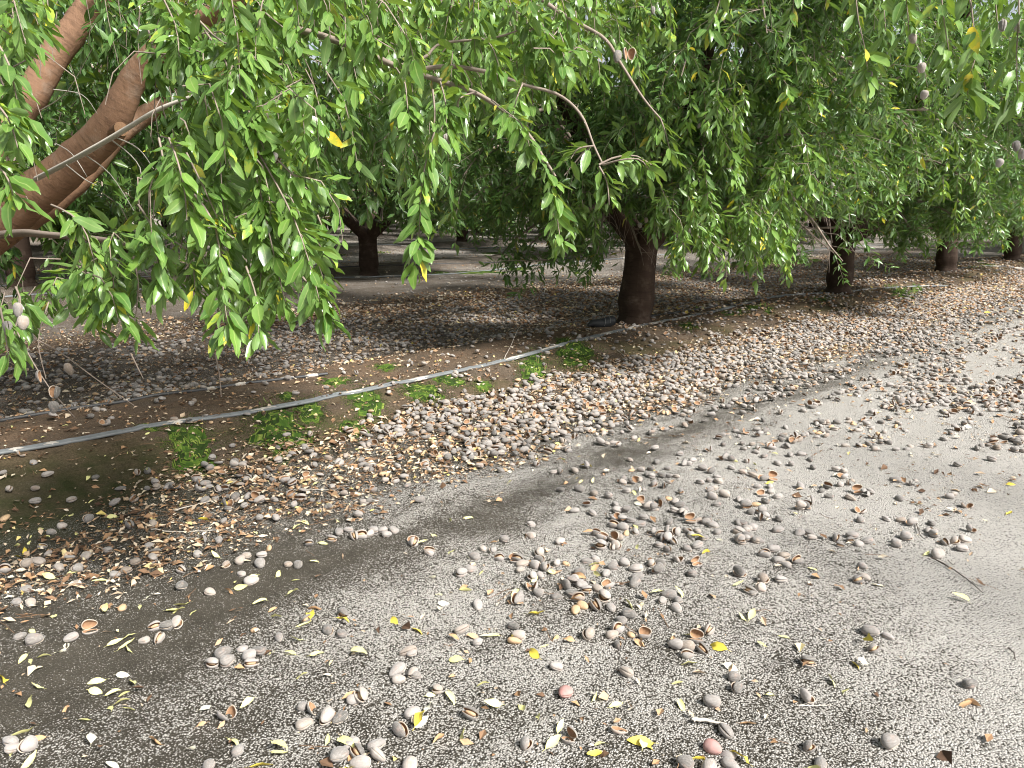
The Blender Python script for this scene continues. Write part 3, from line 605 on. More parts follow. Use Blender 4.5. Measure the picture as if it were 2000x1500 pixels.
def pts(s,ox=0,oy=0,k=1.0):
    out=[]
    for q in s.split():
        kd='c'
        if q[-1] in 'csothrd': kd=q[-1]; q=q[:-1]
        x_,y_=q.split(','); out.append((ox+k*float(x_),oy+k*float(y_),kd))
    return out
HL=pts('30,85t 200,8 285,150s 345,115 495,95s 235,230 265,270 150,335s 215,320 25,370 330,360 430,365 390,305 480,290 600,250 640,385 705,370 430,445 145,480s 95,545 170,545 725,120s 850,110 830,225 865,270s 850,310s 755,320 1010,450 1170,470 1125,210 1220,200 1250,100 1100,270 925,195t 1010,360s 1260,330s 1340,310 1375,280 1460,275 1450,325 1345,375 1400,410 1450,90 1540,90 1500,235t 1605,320 1660,325 1725,210 1835,18 1890,150 1945,140 1850,185s 1975,170s 680,560t 110,725 190,755 395,730 500,685o 800,730 885,725s 860,660s 925,655 985,640 1415,670t 1555,720 1180,860 1265,855 1240,805 1385,820 1400,865s 1445,800 1350,770h 1710,630s 1830,690s 1915,605 1905,705 50,1290 75,1330 150,1325s 1265,1150 1325,1345 1160,1425 1685,1100 1695,1205 1820,1170 1895,1165 1745,1120h 1980,1070 1890,1385 1960,1310 1990,1360',0,980,.35)
HL+=pts('25,155 110,200 680,50 530,140 675,115s 840,150 410,185 465,195s 360,230 500,240s 585,250 630,270 615,300 725,215 725,250 700,280s 755,295s 685,345 730,335s 820,270 875,265t 340,300 290,325s 720,430 680,395o 820,445 920,355 950,320 900,430 960,390 990,420 1050,410s 890,395o 940,465 1080,440 1085,460 1105,385o 1040,510s 1125,510 925,520t 965,500t 1180,580 1225,550 1130,660 1165,630s 1165,715s 1235,655t 1310,660o 1000,665s 990,245 1035,235 1135,285s 1095,320 1200,270 1265,300 1270,350 1255,380 1350,270s 1400,265 1380,310o 1575,320 1500,240o 1600,265o 1350,90o 1400,110s 1450,45 1235,35 1190,70s 1210,95t 1260,90s 1285,55 1305,20 1450,105o 1490,100s 1550,90 1575,115 1605,85 1640,125 1605,170 1550,185 1390,160 1440,190s 1475,145s 1715,95 1655,45s 1690,60 1830,95 1885,75 1850,50 1845,140s 1885,125 1940,140 1985,215 1840,320o 1970,355s 1900,420s 1960,400 1450,440 1410,475s 1490,510 1500,470 600,465s 380,490 290,630 380,690 580,610 610,665s 585,690t 10,760 35,875 155,955 340,1100 20,1090 820,835 1210,870 870,975r 650,1275s 890,1245o 1485,715 1550,725s 1550,770s 1635,740 1600,680o 1670,640 1810,890s 1830,950 1690,1040 1765,1200 1690,1295r 1780,1320h 1790,1375 1670,1405 1540,1385s 1170,1195h 0,1385',800,1000,.35)
HL+=pts('1720,95 600,245',800,1000,.35)+pts('797,1263 778,1318 806,1305s 776,1300 805,1380 782,1414 705,1352 735,1440 704,1478s 738,1465 748,1028 755,1036 769,1029 692,1042s 705,1040s 722,1034 730,1028 642,986 820,975s 806,1050 838,1068s 700,1004 1580,1283 1578,1352 1581,1447 1603,1482 1700,1227 1735,1233 1707,1258 1895,1330 1738,1443')
HL+=pts('510,40 530,100 370,10 450,5 280,70 380,75 690,120 740,130 735,165o 720,220 790,215o 1540,80 1775,50 1105,185 1230,215o 45,135 110,155 180,180o 250,185o 440,235 590,260 630,240s 640,300 140,230 230,235 235,270 170,290o 285,300 195,340 925,275 840,275o 890,290o 790,310 1130,315 1480,300s 1510,285 1605,365o 10,330 60,350 130,360t 60,385o 95,415 165,410o 185,455o 290,455 855,395o 860,460 1040,450 1145,455 1215,480o 1355,480 1330,525 1375,560s 1450,610 1520,605 1590,600 1570,655 1635,530o 20,490 70,530 110,515 285,530 435,545 500,545 520,580 70,580 20,545 145,605 30,610o 690,585 805,570 790,595s 720,630s 850,620 910,600 1180,580 1110,630s 1110,605 1400,710 190,700s 250,670 290,735 325,710 345,765s 420,740s 480,380o 440,385o 500,350o 875,775s 890,850 845,880s 305,870 180,870 165,925s 100,955 20,830o',1440,880,.28)
HL+=pts('290,545 290,590 412,405 490,400 550,418 610,432 470,490 545,500 520,465s 470,320 410,325s 385,325 520,305 700,275 705,320t 670,370 685,410 605,220 630,210 650,225s 810,285 785,315 740,365 855,315 755,405 830,350 860,350 890,350 790,350s 770,340 800,385s 850,395o 910,420s 860,445t 745,455o 885,460 920,495 885,495 905,475s 650,490 640,465 680,490o 640,520o 1060,470 1040,440s 1030,410 1090,430s 1050,400 990,375 1030,365 1065,370 1060,350 1000,315 1035,330s 1120,315 1165,335 1120,280s 1085,275o 1025,240o 1170,235 1220,250 1205,215 1165,210 1085,215 1150,180 1080,175 940,295 960,280 925,295',900,760,.4724)
hulls=[]   # x,y,kind
for px,py,kd in HL:
    x,y=at(px,py+4,.01); hulls.append((x,y,kd))
hx=np.array([h[0] for h in hulls]); hy=np.array([h[1] for h in hulls])
HAND=len(hulls)
# scattered ones: density per square metre as a function of the place
r=R(99)
def hull_density(a,s,px,py):
    cl=fbm(a*.6,s*1.2,2.2,81,3); st=fbm(a*.35,s*2.2,3.0,85,3)
    hand=((py>1000)&(px<1500))|((py>885)&(px>1440))|((py>900)&(px>1180)&(px<=1440))
    win=(1-sm(3.15,3.5,s)*(1-sm(1.0,1.6,a))*.85)*sm(2.55,3.3,s+.3*(cl-.5))*(1-sm(3.7,4.15,s+.3*(st-.5)))
    lo=sm(2.2,3.0,a)*330+95*sm(.4,1.3,a)
    d=win*lo*(1-.45*sm(8,16,a))*np.clip(.4+1.5*cl,0,1.4)
    mid=sm(.2,1.0,s)*(1-sm(2.7,2.95,s))*sm(3.0,5.2,a)
    d=np.maximum(d,mid*290*np.clip((st-.36)*4.5,0,1.3)*(1-.8*np.exp(-((s-2.35)/.22)**2)*(1-sm(7,10,a))))
    far_=sm(-.8,1.2,s)*(1-sm(3.8,4.1,s))*sm(6,10,a); d=np.maximum(d,far_*170*np.clip((st-.3)*3.5,.1,1))
    d=np.where(hand,0,d); d=np.maximum(d,((px>1150)&(px<1500)&(py>890)&(py<1080))*140*np.clip((st-.42)*5,0,1)*(s<2.25))
    berm=((s>4.0)&(s<5.35))*14*(1+2*sm(4,8,a)); d=np.maximum(d,berm)
    bk=sm(5.35,5.6,s)*(1-sm(7.6,9.2,s)); d=np.maximum(d,bk*150*np.clip((cl-.3)*3.6,.08,1.2)*(1-.3*sm(10,20,a)))
    d=np.maximum(d,((s>9)&(s<13))*4.0); d=np.maximum(d,((s>16)&(s<20))*6.0)
    return np.where(np.hypot(*xy(a,s))>26,d*.0,d)
n=230000; a=r.uniform(-1,24,n)**1.0; s=r.uniform(-1,20,n); AREA=25*21
x,y=xy(a,s); px,py,d=pix(np.stack([x,y,np.zeros(n)],1))
den=hull_density(a,s,px,py); keep=(r.rand(n)<den*AREA/n)&(px>-60)&(px<2060)&(py<1560)&(y>.5)
sx,sy=x[keep],y[keep]
# keep new ones off the hand-set ones
dd=np.array([np.min(np.hypot(hx-q,hy-p)) if p<7 else 9 for q,p in zip(sx,sy)]); sx,sy=sx[dd>.03],sy[dd>.03]
kk=r.choice(list('cccccssoohht'),len(sx)); print('scattered hulls',len(sx))
for q in range(len(sx)): hulls.append((sx[q],sy[q],kk[q]))
hx=np.array([h[0] for h in hulls]); hy=np.array([h[1] for h in hulls]); hk=[h[2] for h in hulls]
hd=pix(np.stack([hx,hy,np.zeros(len(hx))],1)); vis=(hd[0]>-20)&(hd[0]<2020)&(hd[1]<1520)
order=np.argsort(np.where(vis,hd[2],99)); IND=order[:300]; INDS=set(IND.tolist())
hz=ground_z(hx,hy); acr,abr,aal=masks(*as_(hx,hy),hx,hy)
EYE=Matrix.Identity(3)
def rot_for(kd,r):
    yaw=r.uniform(0,6.283)
    if kd in('c','r','t'): roll=r.choice([1,-1])*(1.57+r.normal(0,.35))
    elif kd=='s': roll=r.uniform(.2,1.5)*r.choice([1,-1])
    elif kd=='o': roll=r.uniform(-1.0,1.0) if r.rand()<.7 else 2.6
    else: roll=-1.57+r.normal(0,.3) if r.rand()<.5 else 1.57
    return Euler((roll,r.normal(0,.16),yaw),'XYZ')
# clumps among the individually built hulls, for their descriptions
I=IND; cl=-np.ones(len(I),int); nc=0
for k in range(len(I)):
    if cl[k]>=0: continue
    stack=[k]; cl[k]=nc
    while stack:
        q=stack.pop(); near=np.where((np.hypot(hx[I]-hx[I[q]],hy[I]-hy[I[q]])<.075)&(cl<0))[0]
        cl[near]=nc; stack+=near.tolist()
    nc+=1
ORD='first second third fourth fifth sixth seventh eighth ninth tenth eleventh twelfth thirteenth fourteenth fifteenth sixteenth seventeenth eighteenth nineteenth'.split()
NUM='one two three four five six seven eight nine ten eleven twelve'.split()
LOOK={'c':'closed grey almond hull','s':'split almond hull showing its shell','o':'gaping brown almond hull','h':'empty half almond hull','t':'bare tan almond in its shell','r':'red-stained grey almond hull'}
CATS={'t':'almond'}
def zone(px,py):
    v=['bottom edge','lower foreground','mid foreground','upper foreground','middle distance'][int(np.searchsorted([120,250,380,520],1500-py))]
    return v+' '+['far left','left','centre-left','centre','centre-right','right','far right'][int(np.clip(px/286,0,6))]
def label_all(P):
    g={}
    for p in P: g.setdefault(p[1:4],[]).append(p)
    for k,v in g.items():
        v.sort(key=lambda p:p[4])
        for i,p in enumerate(v):
            rk='' if len(v)==1 else 'leftmost' if i==0 else 'rightmost' if i==len(v)-1 else ORD[i]+' from left' if i<len(ORD) else 'near the rightmost'
            tag(p[0],', '.join(q for q in ('%s %s'%(k[0],k[1]),rk,k[2]) if q),p[5],p[6])
PEND=[]
r=R(123)
for k,q in enumerate(I):
    if hk[q]=='c' and R(q).rand()<.25: hk[q]='s'
    if hk[q]=='c' and R(q+5).rand()<.06: hk[q]='o'
    kd=hk[q]; e=rot_for(kd,r); Rm=np.array(e.to_matrix()); sc=r.uniform(.85,1.22)
    me,V=(NM[r.randint(3)] if kd=='t' else HM[kd][r.randint(len(HM[kd]))])
    zmin=(V@Rm.T)[:,2].min()*sc; o=add('almond' if kd=='t' else 'almond_hull',me,None,(hx[q],hy[q],hz[q]-zmin-.006),e); o.scale=(sc,)*3
    if kd=='s': add('nutshell',NUT_IN,o)
    nm_=int((cl==cl[k]).sum()); ctx='lying alone' if nm_==1 else 'in a pair' if nm_==2 else 'in clump of %s'%NUM[nm_-1] if nm_<=12 else 'in big clump'
    PEND.append((o,LOOK[kd],ctx,zone(hd[0][q],hd[1][q]),hd[0][q],CATS.get(kd,'almond hull'),'fallen almonds and hulls on the near ground'))
label_all(PEND)
# all farther ones as one object
LO={}
for k in 'csohr': LO[k]=[husk(k,500+ord(k)+q,6,4)[:3] for q in range(3)]
LO['t']=[(*nut(q,6,6,1.0),None) for q in range(2)]
def blob(seed):
    V,F=nut(seed,5,6,1.0); V=V*np.array([1.05,1.3,1.2]); return V,F,None
LOF=[blob(q) for q in range(3)]
hv,hf,hm,hr=[],[],[],[];n0=0
for q in range(len(hx)):
    if q in INDS: continue
    kd=hk[q]; dist=hd[2][q]; 
    V,F,mi=LOF[r.randint(3)] if (dist>10) else LO[kd][r.randint(len(LO[kd]))]
    if mi is None: mi=np.full(len(F),3 if kd=='t' else 0 if r.rand()<.8 else 1)
    e=rot_for(kd,r); Rm=np.array(e.to_matrix()); Vr=(V@Rm.T)*r.uniform(.9,1.2); Vr=Vr+np.array((hx[q],hy[q],hz[q]-Vr[:,2].min()-.003+(.012*r.rand() if acr[q]<.5 else 0)))
    hv.append(Vr);hf.append(F+n0);hm.append(mi);hr.append(np.full(len(F),r.rand()));n0+=len(V)
print('stuff hull faces',sum(len(f) for f in hf))
tag(add('almond_hulls',make_mesh('almond_hulls',np.concatenate(hv),np.concatenate(hf),[M_hull,M_inner,M_rim,M_nut],attrs={'rnd':np.concatenate(hr)},mi=np.concatenate(hm))),
    'thousands of grey almond hulls carpeting the windrow and the ground farther back','almond hulls',kind='stuff')
# ---------------------------------------------------------------- fallen leaves
YL=pts('160,190 205,130 350,400 325,418 70,275d 120,277d 585,560 610,428 500,630 770,580 905,570 950,600 1075,520 1110,568 1290,450 1000,258 1235,298 1450,375 1530,400 1500,530 1590,505 1785,312 1900,105 1685,115 1690,90 1620,20 1265,25d 1180,100d 1070,120 370,60 270,625 160,690 160,810 180,845 280,820h 360,795h 630,790 570,768 740,800 770,705 1720,660d 1625,670 1865,635d 1710,745 1665,820 1710,845 1965,800 1640,968 30,990d 255,1000 475,1005 180,1048 680,1020 738,1010 600,1100 665,1120 380,1080t 430,1165 210,1195 275,1265t 1165,1180t 915,1305t 1020,1340h 1255,1275 80,1465 510,1340h 1430,1072 1520,1310 1905,1275 1800,1320 1360,1450d 1890,1440d 1490,820 245,455t 40,440t 1700,560t 1280,110t',0,980,.35)
YL+=pts('245,38 115,98 365,423 640,542d 620,400 145,485h 380,335 440,155t 1270,172 1340,440 1190,470 1555,125d 1690,200d 1890,585 1630,830 1545,915 1520,1020 1525,665 1800,760d 740,800d 720,735 525,660 555,710d 315,810 355,955 75,1005 215,965 720,1155 820,1230 740,1310 530,1050 600,1040 1010,1040 1100,1065 1015,1285 1105,1325d 1390,1270d 1370,1310d 1300,1330 1680,1375d 320,1170 190,1195t 15,1200d 1975,995 1790,390 1520,460 1920,1405d 1945,680 200,430 760,320 1080,265 200,665t 295,665t 770,700t 1320,735t 940,700t 1240,690t 1820,815t 1000,355t 1710,475t 880,460t 1050,270t 640,135t',800,1000,.35)
YL+=pts('1665,1335 1630,1334 1660,1276d 1547,1237 1600,1107 1962,1000d 1898,1172 1461,1205 1696,1238d 1800,1080 1240,955 1493,940d 1190,470 1570,1489 780,1212d 800,1214d 1925,1372t 1905,1362t 1735,1140h 980,905 1430,900 1160,955 1105,890 1130,905d 1520,885 1700,905 1960,940d 300,1000 180,940 70,940 205,912 100,892 250,905 285,880 133,1000 60,1050 500,950 585,940 620,905 540,880 450,860 330,930 290,925 610,950 360,940 830,830 865,795d 715,850 940,790 1010,800d 1240,735 1290,752 1350,655 1440,690 1700,700 890,870 950,860 700,880 780,870 350,985 640,990 560,1005 470,985 205,1010 30,870 140,872 100,975 75,910')
LV={}
def leafmesh(seed,M,L=.05):
    r=R(seed); mb=MB(); n=1
    P=np.array([[0,0,.0]]); D=np.array([[1,r.normal(0,.15),r.uniform(.02,.15)]]); Nn=np.array([[0,r.normal(0,.35),1.]])
    leaves(mb,P,D,Nn,np.array([L]),np.array([L*r.uniform(.13,.2)]),np.array([r.uniform(-.25,.3)]),np.array([.5]),0,fold=r.uniform(.1,.7))
    V=mb.V[0].reshape(-1,3); tw_=r.normal(0,.9)*V[:,0]/L; y,z=V[:,1].copy(),V[:,2].copy(); V[:,1]=y*np.cos(tw_)-z*np.sin(tw_); V[:,2]=y*np.sin(tw_)+z*np.cos(tw_)
    V[:,1]+=r.normal(0,.12)*V[:,0]**2/L*2; V[:,2]-=V[:,2].min(); mb.V=[V]; return mb.mesh('fallen_leaf',M)
for k,M in (('c',M_yleaf),('d',M_vleaf),('t',M_tleaf),('h',M_pleaf)): LV[k]=[leafmesh(200+ord(k)+q,M) for q in range(8 if k=='c' else 4)]
LN={'c':'pale yellow fallen leaf','d':'vivid yellow fallen leaf','t':'curled orange-tan fallen leaf','h':'bleached cream fallen leaf'}
r=R(321); lx=[];
PEND=[]
LPT=[(*at(px,py+2,.01),kd) for px,py,kd in YL]
for q in range(300-len(LPT)):       # more slender leaves over the near ground
    for _ in range(50):
        a,s=r.uniform(.2,4.5),r.uniform(.6,4.0); x,y=xy(a,s); px,py,d=pix((x,y,0))
        if 0<px<1500 and 850<py<1500 and r.rand()<(1.0 if px<900 else .35): break
    LPT.append((x,y,r.choice(list('ccccthh'))))
for x,y,kd in LPT[:300]:
    a,s=as_(x,y); px,py,d=pix((x,y,0)); near=np.min(np.hypot(hx-x,hy-y)); c_=masks(np.array([a]),np.array([s]),x,y)[0][0]
    o=add('fallen_leaf',LV[kd][r.randint(len(LV[kd]))],None,(x,y,float(ground_z(x,y))+.002+(.012 if near<.02 else 0)),(r.normal(0,.2),r.normal(0,.12),r.uniform(0,6.28)))
    sc=r.uniform(.75,1.4)*(1.25 if kd=='d' else 1)*(.85 if d>3 else 1); o.scale=(sc,sc*r.uniform(.8,1.2),sc)
    where='beside a hull' if near<.045 else ('on dark soil' if c_<.33 else 'on pale sand')
    PEND.append((o,LN[kd],where,zone(px,py),px,'fallen leaf','fallen leaves on the near ground'))
label_all(PEND)
# ---------------------------------------------------------------- chaff: shredded leaves and husk flakes
r=R(77); mb=MB()
def chaff_d(a,s,px,py):
    cl=fbm(a,s,1.7,91,3); st=fbm(a,s,4,95,3)
    win=sm(2.6,3.3,s+.25*(cl-.5))*(1-sm(3.7,4.1,s+.3*(st-.5)))
    d=win*(2600+5200*np.clip((cl-.35)*3,0,1))*sm(-.1,.7,a+.2)*(1-.35*sm(6,14,a))
    d=np.maximum(d,sm(.2,.9,s)*(1-sm(2.7,3.0,s))*(60+140*sm(3,6,a)+300*np.clip((st-.62)*5,0,1)))
    d=np.maximum(d,((s>3.9)&(s<5.5))*(220+500*np.clip((st-.5)*5,0,1)))
    tr=np.hypot(a-6.96,s-4.85)<.55; d=np.maximum(d,tr*500)
    bk=sm(5.3,5.6,s)*(1-sm(7.4,8,s))*900; lit=np.exp(-((s-8.7)/.75)**2)*1500*np.clip(.3+1.4*cl,0,1)
    d=np.maximum(d,np.maximum(bk,lit))
    d=np.maximum(d,((s>9.5)&(s<13.2))*10); d=np.maximum(d,np.exp(-((s-16.2)/.35)**2)*260+np.exp(-((s-13.3)/.25)**2)*200*(cl>.5)); d=np.maximum(d,np.exp(-((s-19.8)/.7)**2)*220)
    d=np.maximum(d,((s>3.3)&(s<4))*sm(9,14,a)*350)
    return d
n=1500000; a=r.uniform(-1,24,n); s=r.uniform(0,21,n); x,y=xy(a,s); px,py,d=pix(np.stack([x,y,np.zeros(n)],1))
den=chaff_d(a,s,px,py)*(1-sm(3.2,3.5,s)*(1-sm(.9,1.5,a))*(s<4.2)*.9); far_=np.clip((9/np.maximum(d,1))**1.0,.25,1); ok=(r.rand(n)<den*far_*(25*21)/n)&(px>-40)&(px<2040)&(py<1540)&(y>.5)
x,y,d=x[ok],y[ok],d[ok]; n=len(x); print('chaff',n)
Ln=np.clip(r.gamma(3.0,.0066,n),.006,.05)*np.where(d>9,1.6,1)
yaw=r.uniform(0,6.283,n); D=np.stack([np.cos(yaw),np.sin(yaw),r.normal(0,.22,n)],1); Nn=np.stack([r.normal(0,.45,n),r.normal(0,.45,n),np.ones(n)],1)
P=np.stack([x,y,ground_z(x,y)+.004+.010*r.rand(n)],1)-D*Ln[:,None]*.5
leaves(mb,P,D,Nn,Ln,Ln*r.uniform(.12,.42,n),r.uniform(-.35,.35,n),np.clip(r.rand(n)**.9+0,0,1),2,fold=.5)
# straw: thin pale stems among the chaff
m=r.rand(n)<.05; ns=m.sum(); P=P[m]+np.array([0,0,.006]); dr=D[m]; Ls=r.uniform(.03,.12,ns)
PP=P[:,None,:]+dr[:,None,:]*Ls[:,None,None]*np.linspace(-.5,.5,4)[None,:,None]*np.array([1,1,.3])+r.normal(0,.002,(ns,4,3))
V,F,uv=tubes(PP,np.full((ns,4),.0011),3); mb.add(V,F,.9,uv)
tag(add('leaf_chaff',mb.mesh('leaf_chaff',M_chaff,smooth=False)),'shredded orange-brown leaf and husk chaff lying among the hulls','chaff',kind='stuff')
# ---------------------------------------------------------------- moss on the berm shoulder
PATCH=[(375,862,62,40),(350,845,30,15),(545,830,78,42),(610,800,40,20),(655,752,42,12),(715,782,45,30),(690,815,35,15),(825,760,60,18),(1040,712,36,26),(1125,690,48,24),(1100,672,20,8),(1345,637,26,9),(1435,612,34,10),(1470,602,18,7),(1600,585,26,6),(1765,570,36,12),(1790,560,22,8),(1500,607,14,6),
 (880,740,40,10),(755,722,30,8),(945,742,22,10),(290,838,30,10),(560,780,18,8)]
PB=[(930,522,70,5),(1010,515,40,5),(860,523,30,4),(640,490,45,3),(740,486,30,3),(960,487,30,3),(1560,500,22,4),(1580,484,14,3),(1930,520,26,4),(1910,512,18,3)]
r=R(44); mb=MB(); mbase=MB()
for j_,(px,py,rx,ry) in enumerate(PATCH+PB):
    d=pix((*at(px,py,.1),.1))[2]; nb_=int(np.clip(rx*ry*(4.6 if j_<len(PATCH) else 1.6),80,12000)); th=r.uniform(0,6.283,nb_); rr=r.rand(nb_)**.55*(1+.12*r.normal(0,1,nb_))
    edge=.5+.75*vn(np.cos(th)*2+j_,np.sin(th)*2,1.6,5); qx=px+1.3*rx*rr*edge*np.cos(th); qy=py+1.2*ry*rr*edge*np.sin(th)
    xs,ys=at(qx,qy,.1); hole=fbm(xs,ys,9,66,2); k=hole+(.55-rr*.35)>.58; xs,ys=xs[k],ys[k]; m_=len(xs)
    if m_<3: continue
    hgt=r.uniform(.003,.006,m_)*np.clip(d/3.5,1,2.2); wdt=hgt*.22
    P=np.stack([xs,ys,ground_z(xs,ys)-.001],1); D=np.stack([r.normal(0,.45,m_),r.normal(0,.45,m_),np.ones(m_)],1); Nn=r.normal(0,1,(m_,3))
    leaves(mb,P,D,Nn,hgt,wdt,r.uniform(-.2,.3,m_),np.clip((fbm(xs,ys,10,8,3)-.5)*1.6+.42+r.normal(0,.2,m_),0,.99),2,fold=.3)
    # cushion under the blades
    K=26; tt=np.linspace(0,2*np.pi,25)[:-1]; ed=(.5+.75*vn(np.cos(tt)*2+j_,np.sin(tt)*2,1.6,5))*.86
    ring=[];
    for q in np.linspace(.02,1,K):
        X,Y=at(px+rx*q*ed*np.cos(tt),py+ry*q*ed*np.sin(tt),.1); Z=ground_z(X,Y)+(.011*(1-q**3)*(.5+fbm(X,Y,20,3,2))-.003); ring.append(np.stack([X,Y,Z],1))
    V=np.concatenate(ring); i_=np.arange(K-1)[:,None]*24; jj=np.arange(24)[None,:]; jn=(jj+1)%24
    F=np.stack([i_+jj,i_+24+jj,i_+24+jn,i_+jn],-1).reshape(-1,4); cc=V[F].mean(1); mb.add(V,F,np.clip((fbm(cc[:,0],cc[:,1],26,12,3)-.5)*1.8+.42+r.normal(0,.1,len(F)),0,.8))
tag(add('moss',mb.mesh('moss',M_moss)),'vivid green moss patches on the berm shoulder beneath the hose','moss',kind='stuff')
# ---------------------------------------------------------------- irrigation hoses
def gline(pl,z,K,lift=.0):
    P=[];
    for px,py in pl: x,y=at(px,py,z); P.append((x,y,0))
    P=smooth_line(P,K); P[:,2]=np.maximum(ground_z(P[:,0],P[:,1])-.006,np.convolve(np.pad(ground_z(P[:,0],P[:,1]),10,'edge'),np.ones(21)/21,'valid'))+lift; return P
def hose(pl,z,offs,rad,label,name='irrigation_hose',K=150,M=M_hose,mud=True,zo=None,ext=None,grp=None,seed=1):
    C=gline(pl,z,K,rad*.8); r=R(seed)
    t=norm(np.gradient(C,axis=0)); sd=norm(np.cross(t,[0,0,1.]))
    T=empty(name,tuple(C[0])); tag(T,label,'hose',grp)
    for i_,of in enumerate(offs):
        P=C+sd*of+np.array([0,0,(zo[i_] if zo else 0)])+sd*(.003*np.sin(np.linspace(0,30,K)+i_*2))[:,None]-C[0]
        V,F,uv=tubes(P,np.full(K,rad if zo is None or zo[i_]<=0 else rad*.55),10); mbh=MB(); mbh.add(V,F,.5,uv)
        if len(offs)>1: add('tube',mbh.mesh('tube',M),T)
        else: add('tube',mbh.mesh('tube',M),T)
    if mud:
        for px in mud:
            mm=MB()
            k=int(np.argmin(np.abs(pix(C)[0]-px))); k0,k1=max(1,k-2),min(K-2,k+3); K3=14
            Pm=smooth_line(C[k0:k1],K3)-C[0]; e=np.sin(np.linspace(.15,np.pi-.15,K3))**.5
            w_=max(abs(o_) for o_ in offs)+rad*1.12
            n_=12; th=np.arange(n_)/n_*2*np.pi; tt=norm(np.gradient(Pm,axis=0)); s2=norm(np.cross(tt,[0,0,1.])); up=np.cross(s2,tt)
            rr=1+r.normal(0,.1,(K3,n_))
            V=Pm[:,None,:]+(s2[:,None,:]*np.cos(th)[None,:,None]*w_+up[:,None,:]*np.sin(th)[None,:,None]*rad*1.35)*(e[:,None]*rr)[...,None]
            i__=np.arange(K3-1)[:,None]*n_; j=np.arange(n_)[None,:]; jn=(j+1)%n_; F=np.stack([i__+j,i__+jn,i__+n_+jn,i__+n_+j],-1).reshape(-1,4); mm.add(V,F,.5)
            add('dried_mud',mm.mesh('dried_mud',M_mud),T)
    return T
H1=[(-180,905),(0,878),(110,861),(230,840),(330,820),(520,792),(690,762),(850,728),(1000,697),(1130,663),(1240,637),(1380,609),(1500,580),(1570,572),(1640,568),(1760,556),(1850,549)]
hose(H1,.135,(-.0205,0,.0205),.0095,'bundle of grey drip tubes patched with dried mud, crossing below the near trunk',K=220,mud=[35,100,345,520,690,820,1000,1075,1180,1235,1285,1330,1450,1560,1700,1810],grp='drip hoses along the tree rows')
hose([(-120,845),(0,823),(90,809),(180,795),(260,784),(320,776),(420,766),(520,752),(640,736)],.10,(0,),.011,'thin black hose half buried behind the grey bundle at the left','irrigation_hose',120,M_hosed,[250,410,470,560,610],grp='drip hoses along the tree rows')
hose([(1262,622),(1330,610),(1400,600),(1480,590)],.11,(0,),.011,'short run of dark hose beside the near trunk foot','irrigation_hose',50,M_hosed,False,grp='drip hoses along the tree rows')
hose([(-60,575),(0,568),(200,556),(430,544),(650,530),(720,528),(900,521),(1060,506),(1200,497),(1330,486)],.135,(0,.03),.014,'pale grey hose in front of the second row','irrigation_hose',120,M_hose,[300,420,700,760,1000,1120,1230],grp='drip hoses along the tree rows')
hose([(-60,566),(0,560),(300,540),(560,528),(700,520),(850,513),(1100,500),(1200,490)],.12,(0,),.013,'black hose lying just behind the pale second-row hose','irrigation_hose',100,M_hosed,False,grp='drip hoses along the tree rows')
hose([(380,485),(560,480),(750,477),(900,478),(1050,472)],.14,(0,),.018,'faint pale hose along the third row','irrigation_hose',60,M_hose,[600,700,800],grp='drip hoses along the tree rows')
hose([(1420,506),(1560,486),(1650,476),(1800,470)],.12,(0,),.015,'far hose seen between the right-hand trunks','irrigation_hose',50,M_hose,False,grp='drip hoses along the tree rows')
hose([(1860,528),(1925,520),(2010,518),(2080,515)],.12,(0,),.013,'pale hose running past the last trunk at the right edge','irrigation_hose',50,M_hose,[1950,1990],grp='drip hoses along the tree rows')
# ---------------------------------------------------------------- wrapped black filter beside the trunk
x,y=at(1175,640,.12); z=float(ground_z(x,y)); T=empty('wrapped_bundle',(x,y,z),.55); tag(T,'black plastic-wrapped bundle tied with wire left of the near trunk','bundle')
r=R(8); K=16; t=np.linspace(0,1,K); rad=np.interp(t,[0,.12,.3,.6,.85,.95,1],[.008,.03,.05,.062,.055,.035,.012])
P=np.stack([(t-.5)*.36,.01*np.sin(t*6),.045+.012*np.sin(t*9)-.02*(1-t)],1); V,F,uv=tubes(P,rad,14,1+r.normal(0,.07,(1,K,14,1))); mb=MB(); mb.add(V,F,.5,uv); add('wrapping',mb.mesh('wrapping',M_black),T)
mb=MB()
for q in (.5,.68):
    th=np.linspace(0,2*np.pi,20); rr=np.interp(q,t,rad)+.005; c_=np.array([(q-.5)*.36,0,.05]); PP=np.stack([np.full(20,c_[0])+.01*np.sin(th),rr*np.cos(th),c_[2]+rr*np.sin(th)],1); V,F,uv=tubes(PP,np.full(20,.0018),4); mb.add(V,F,.5,uv)
add('tie_wire',mb.mesh('tie_wire',M_wire),T)
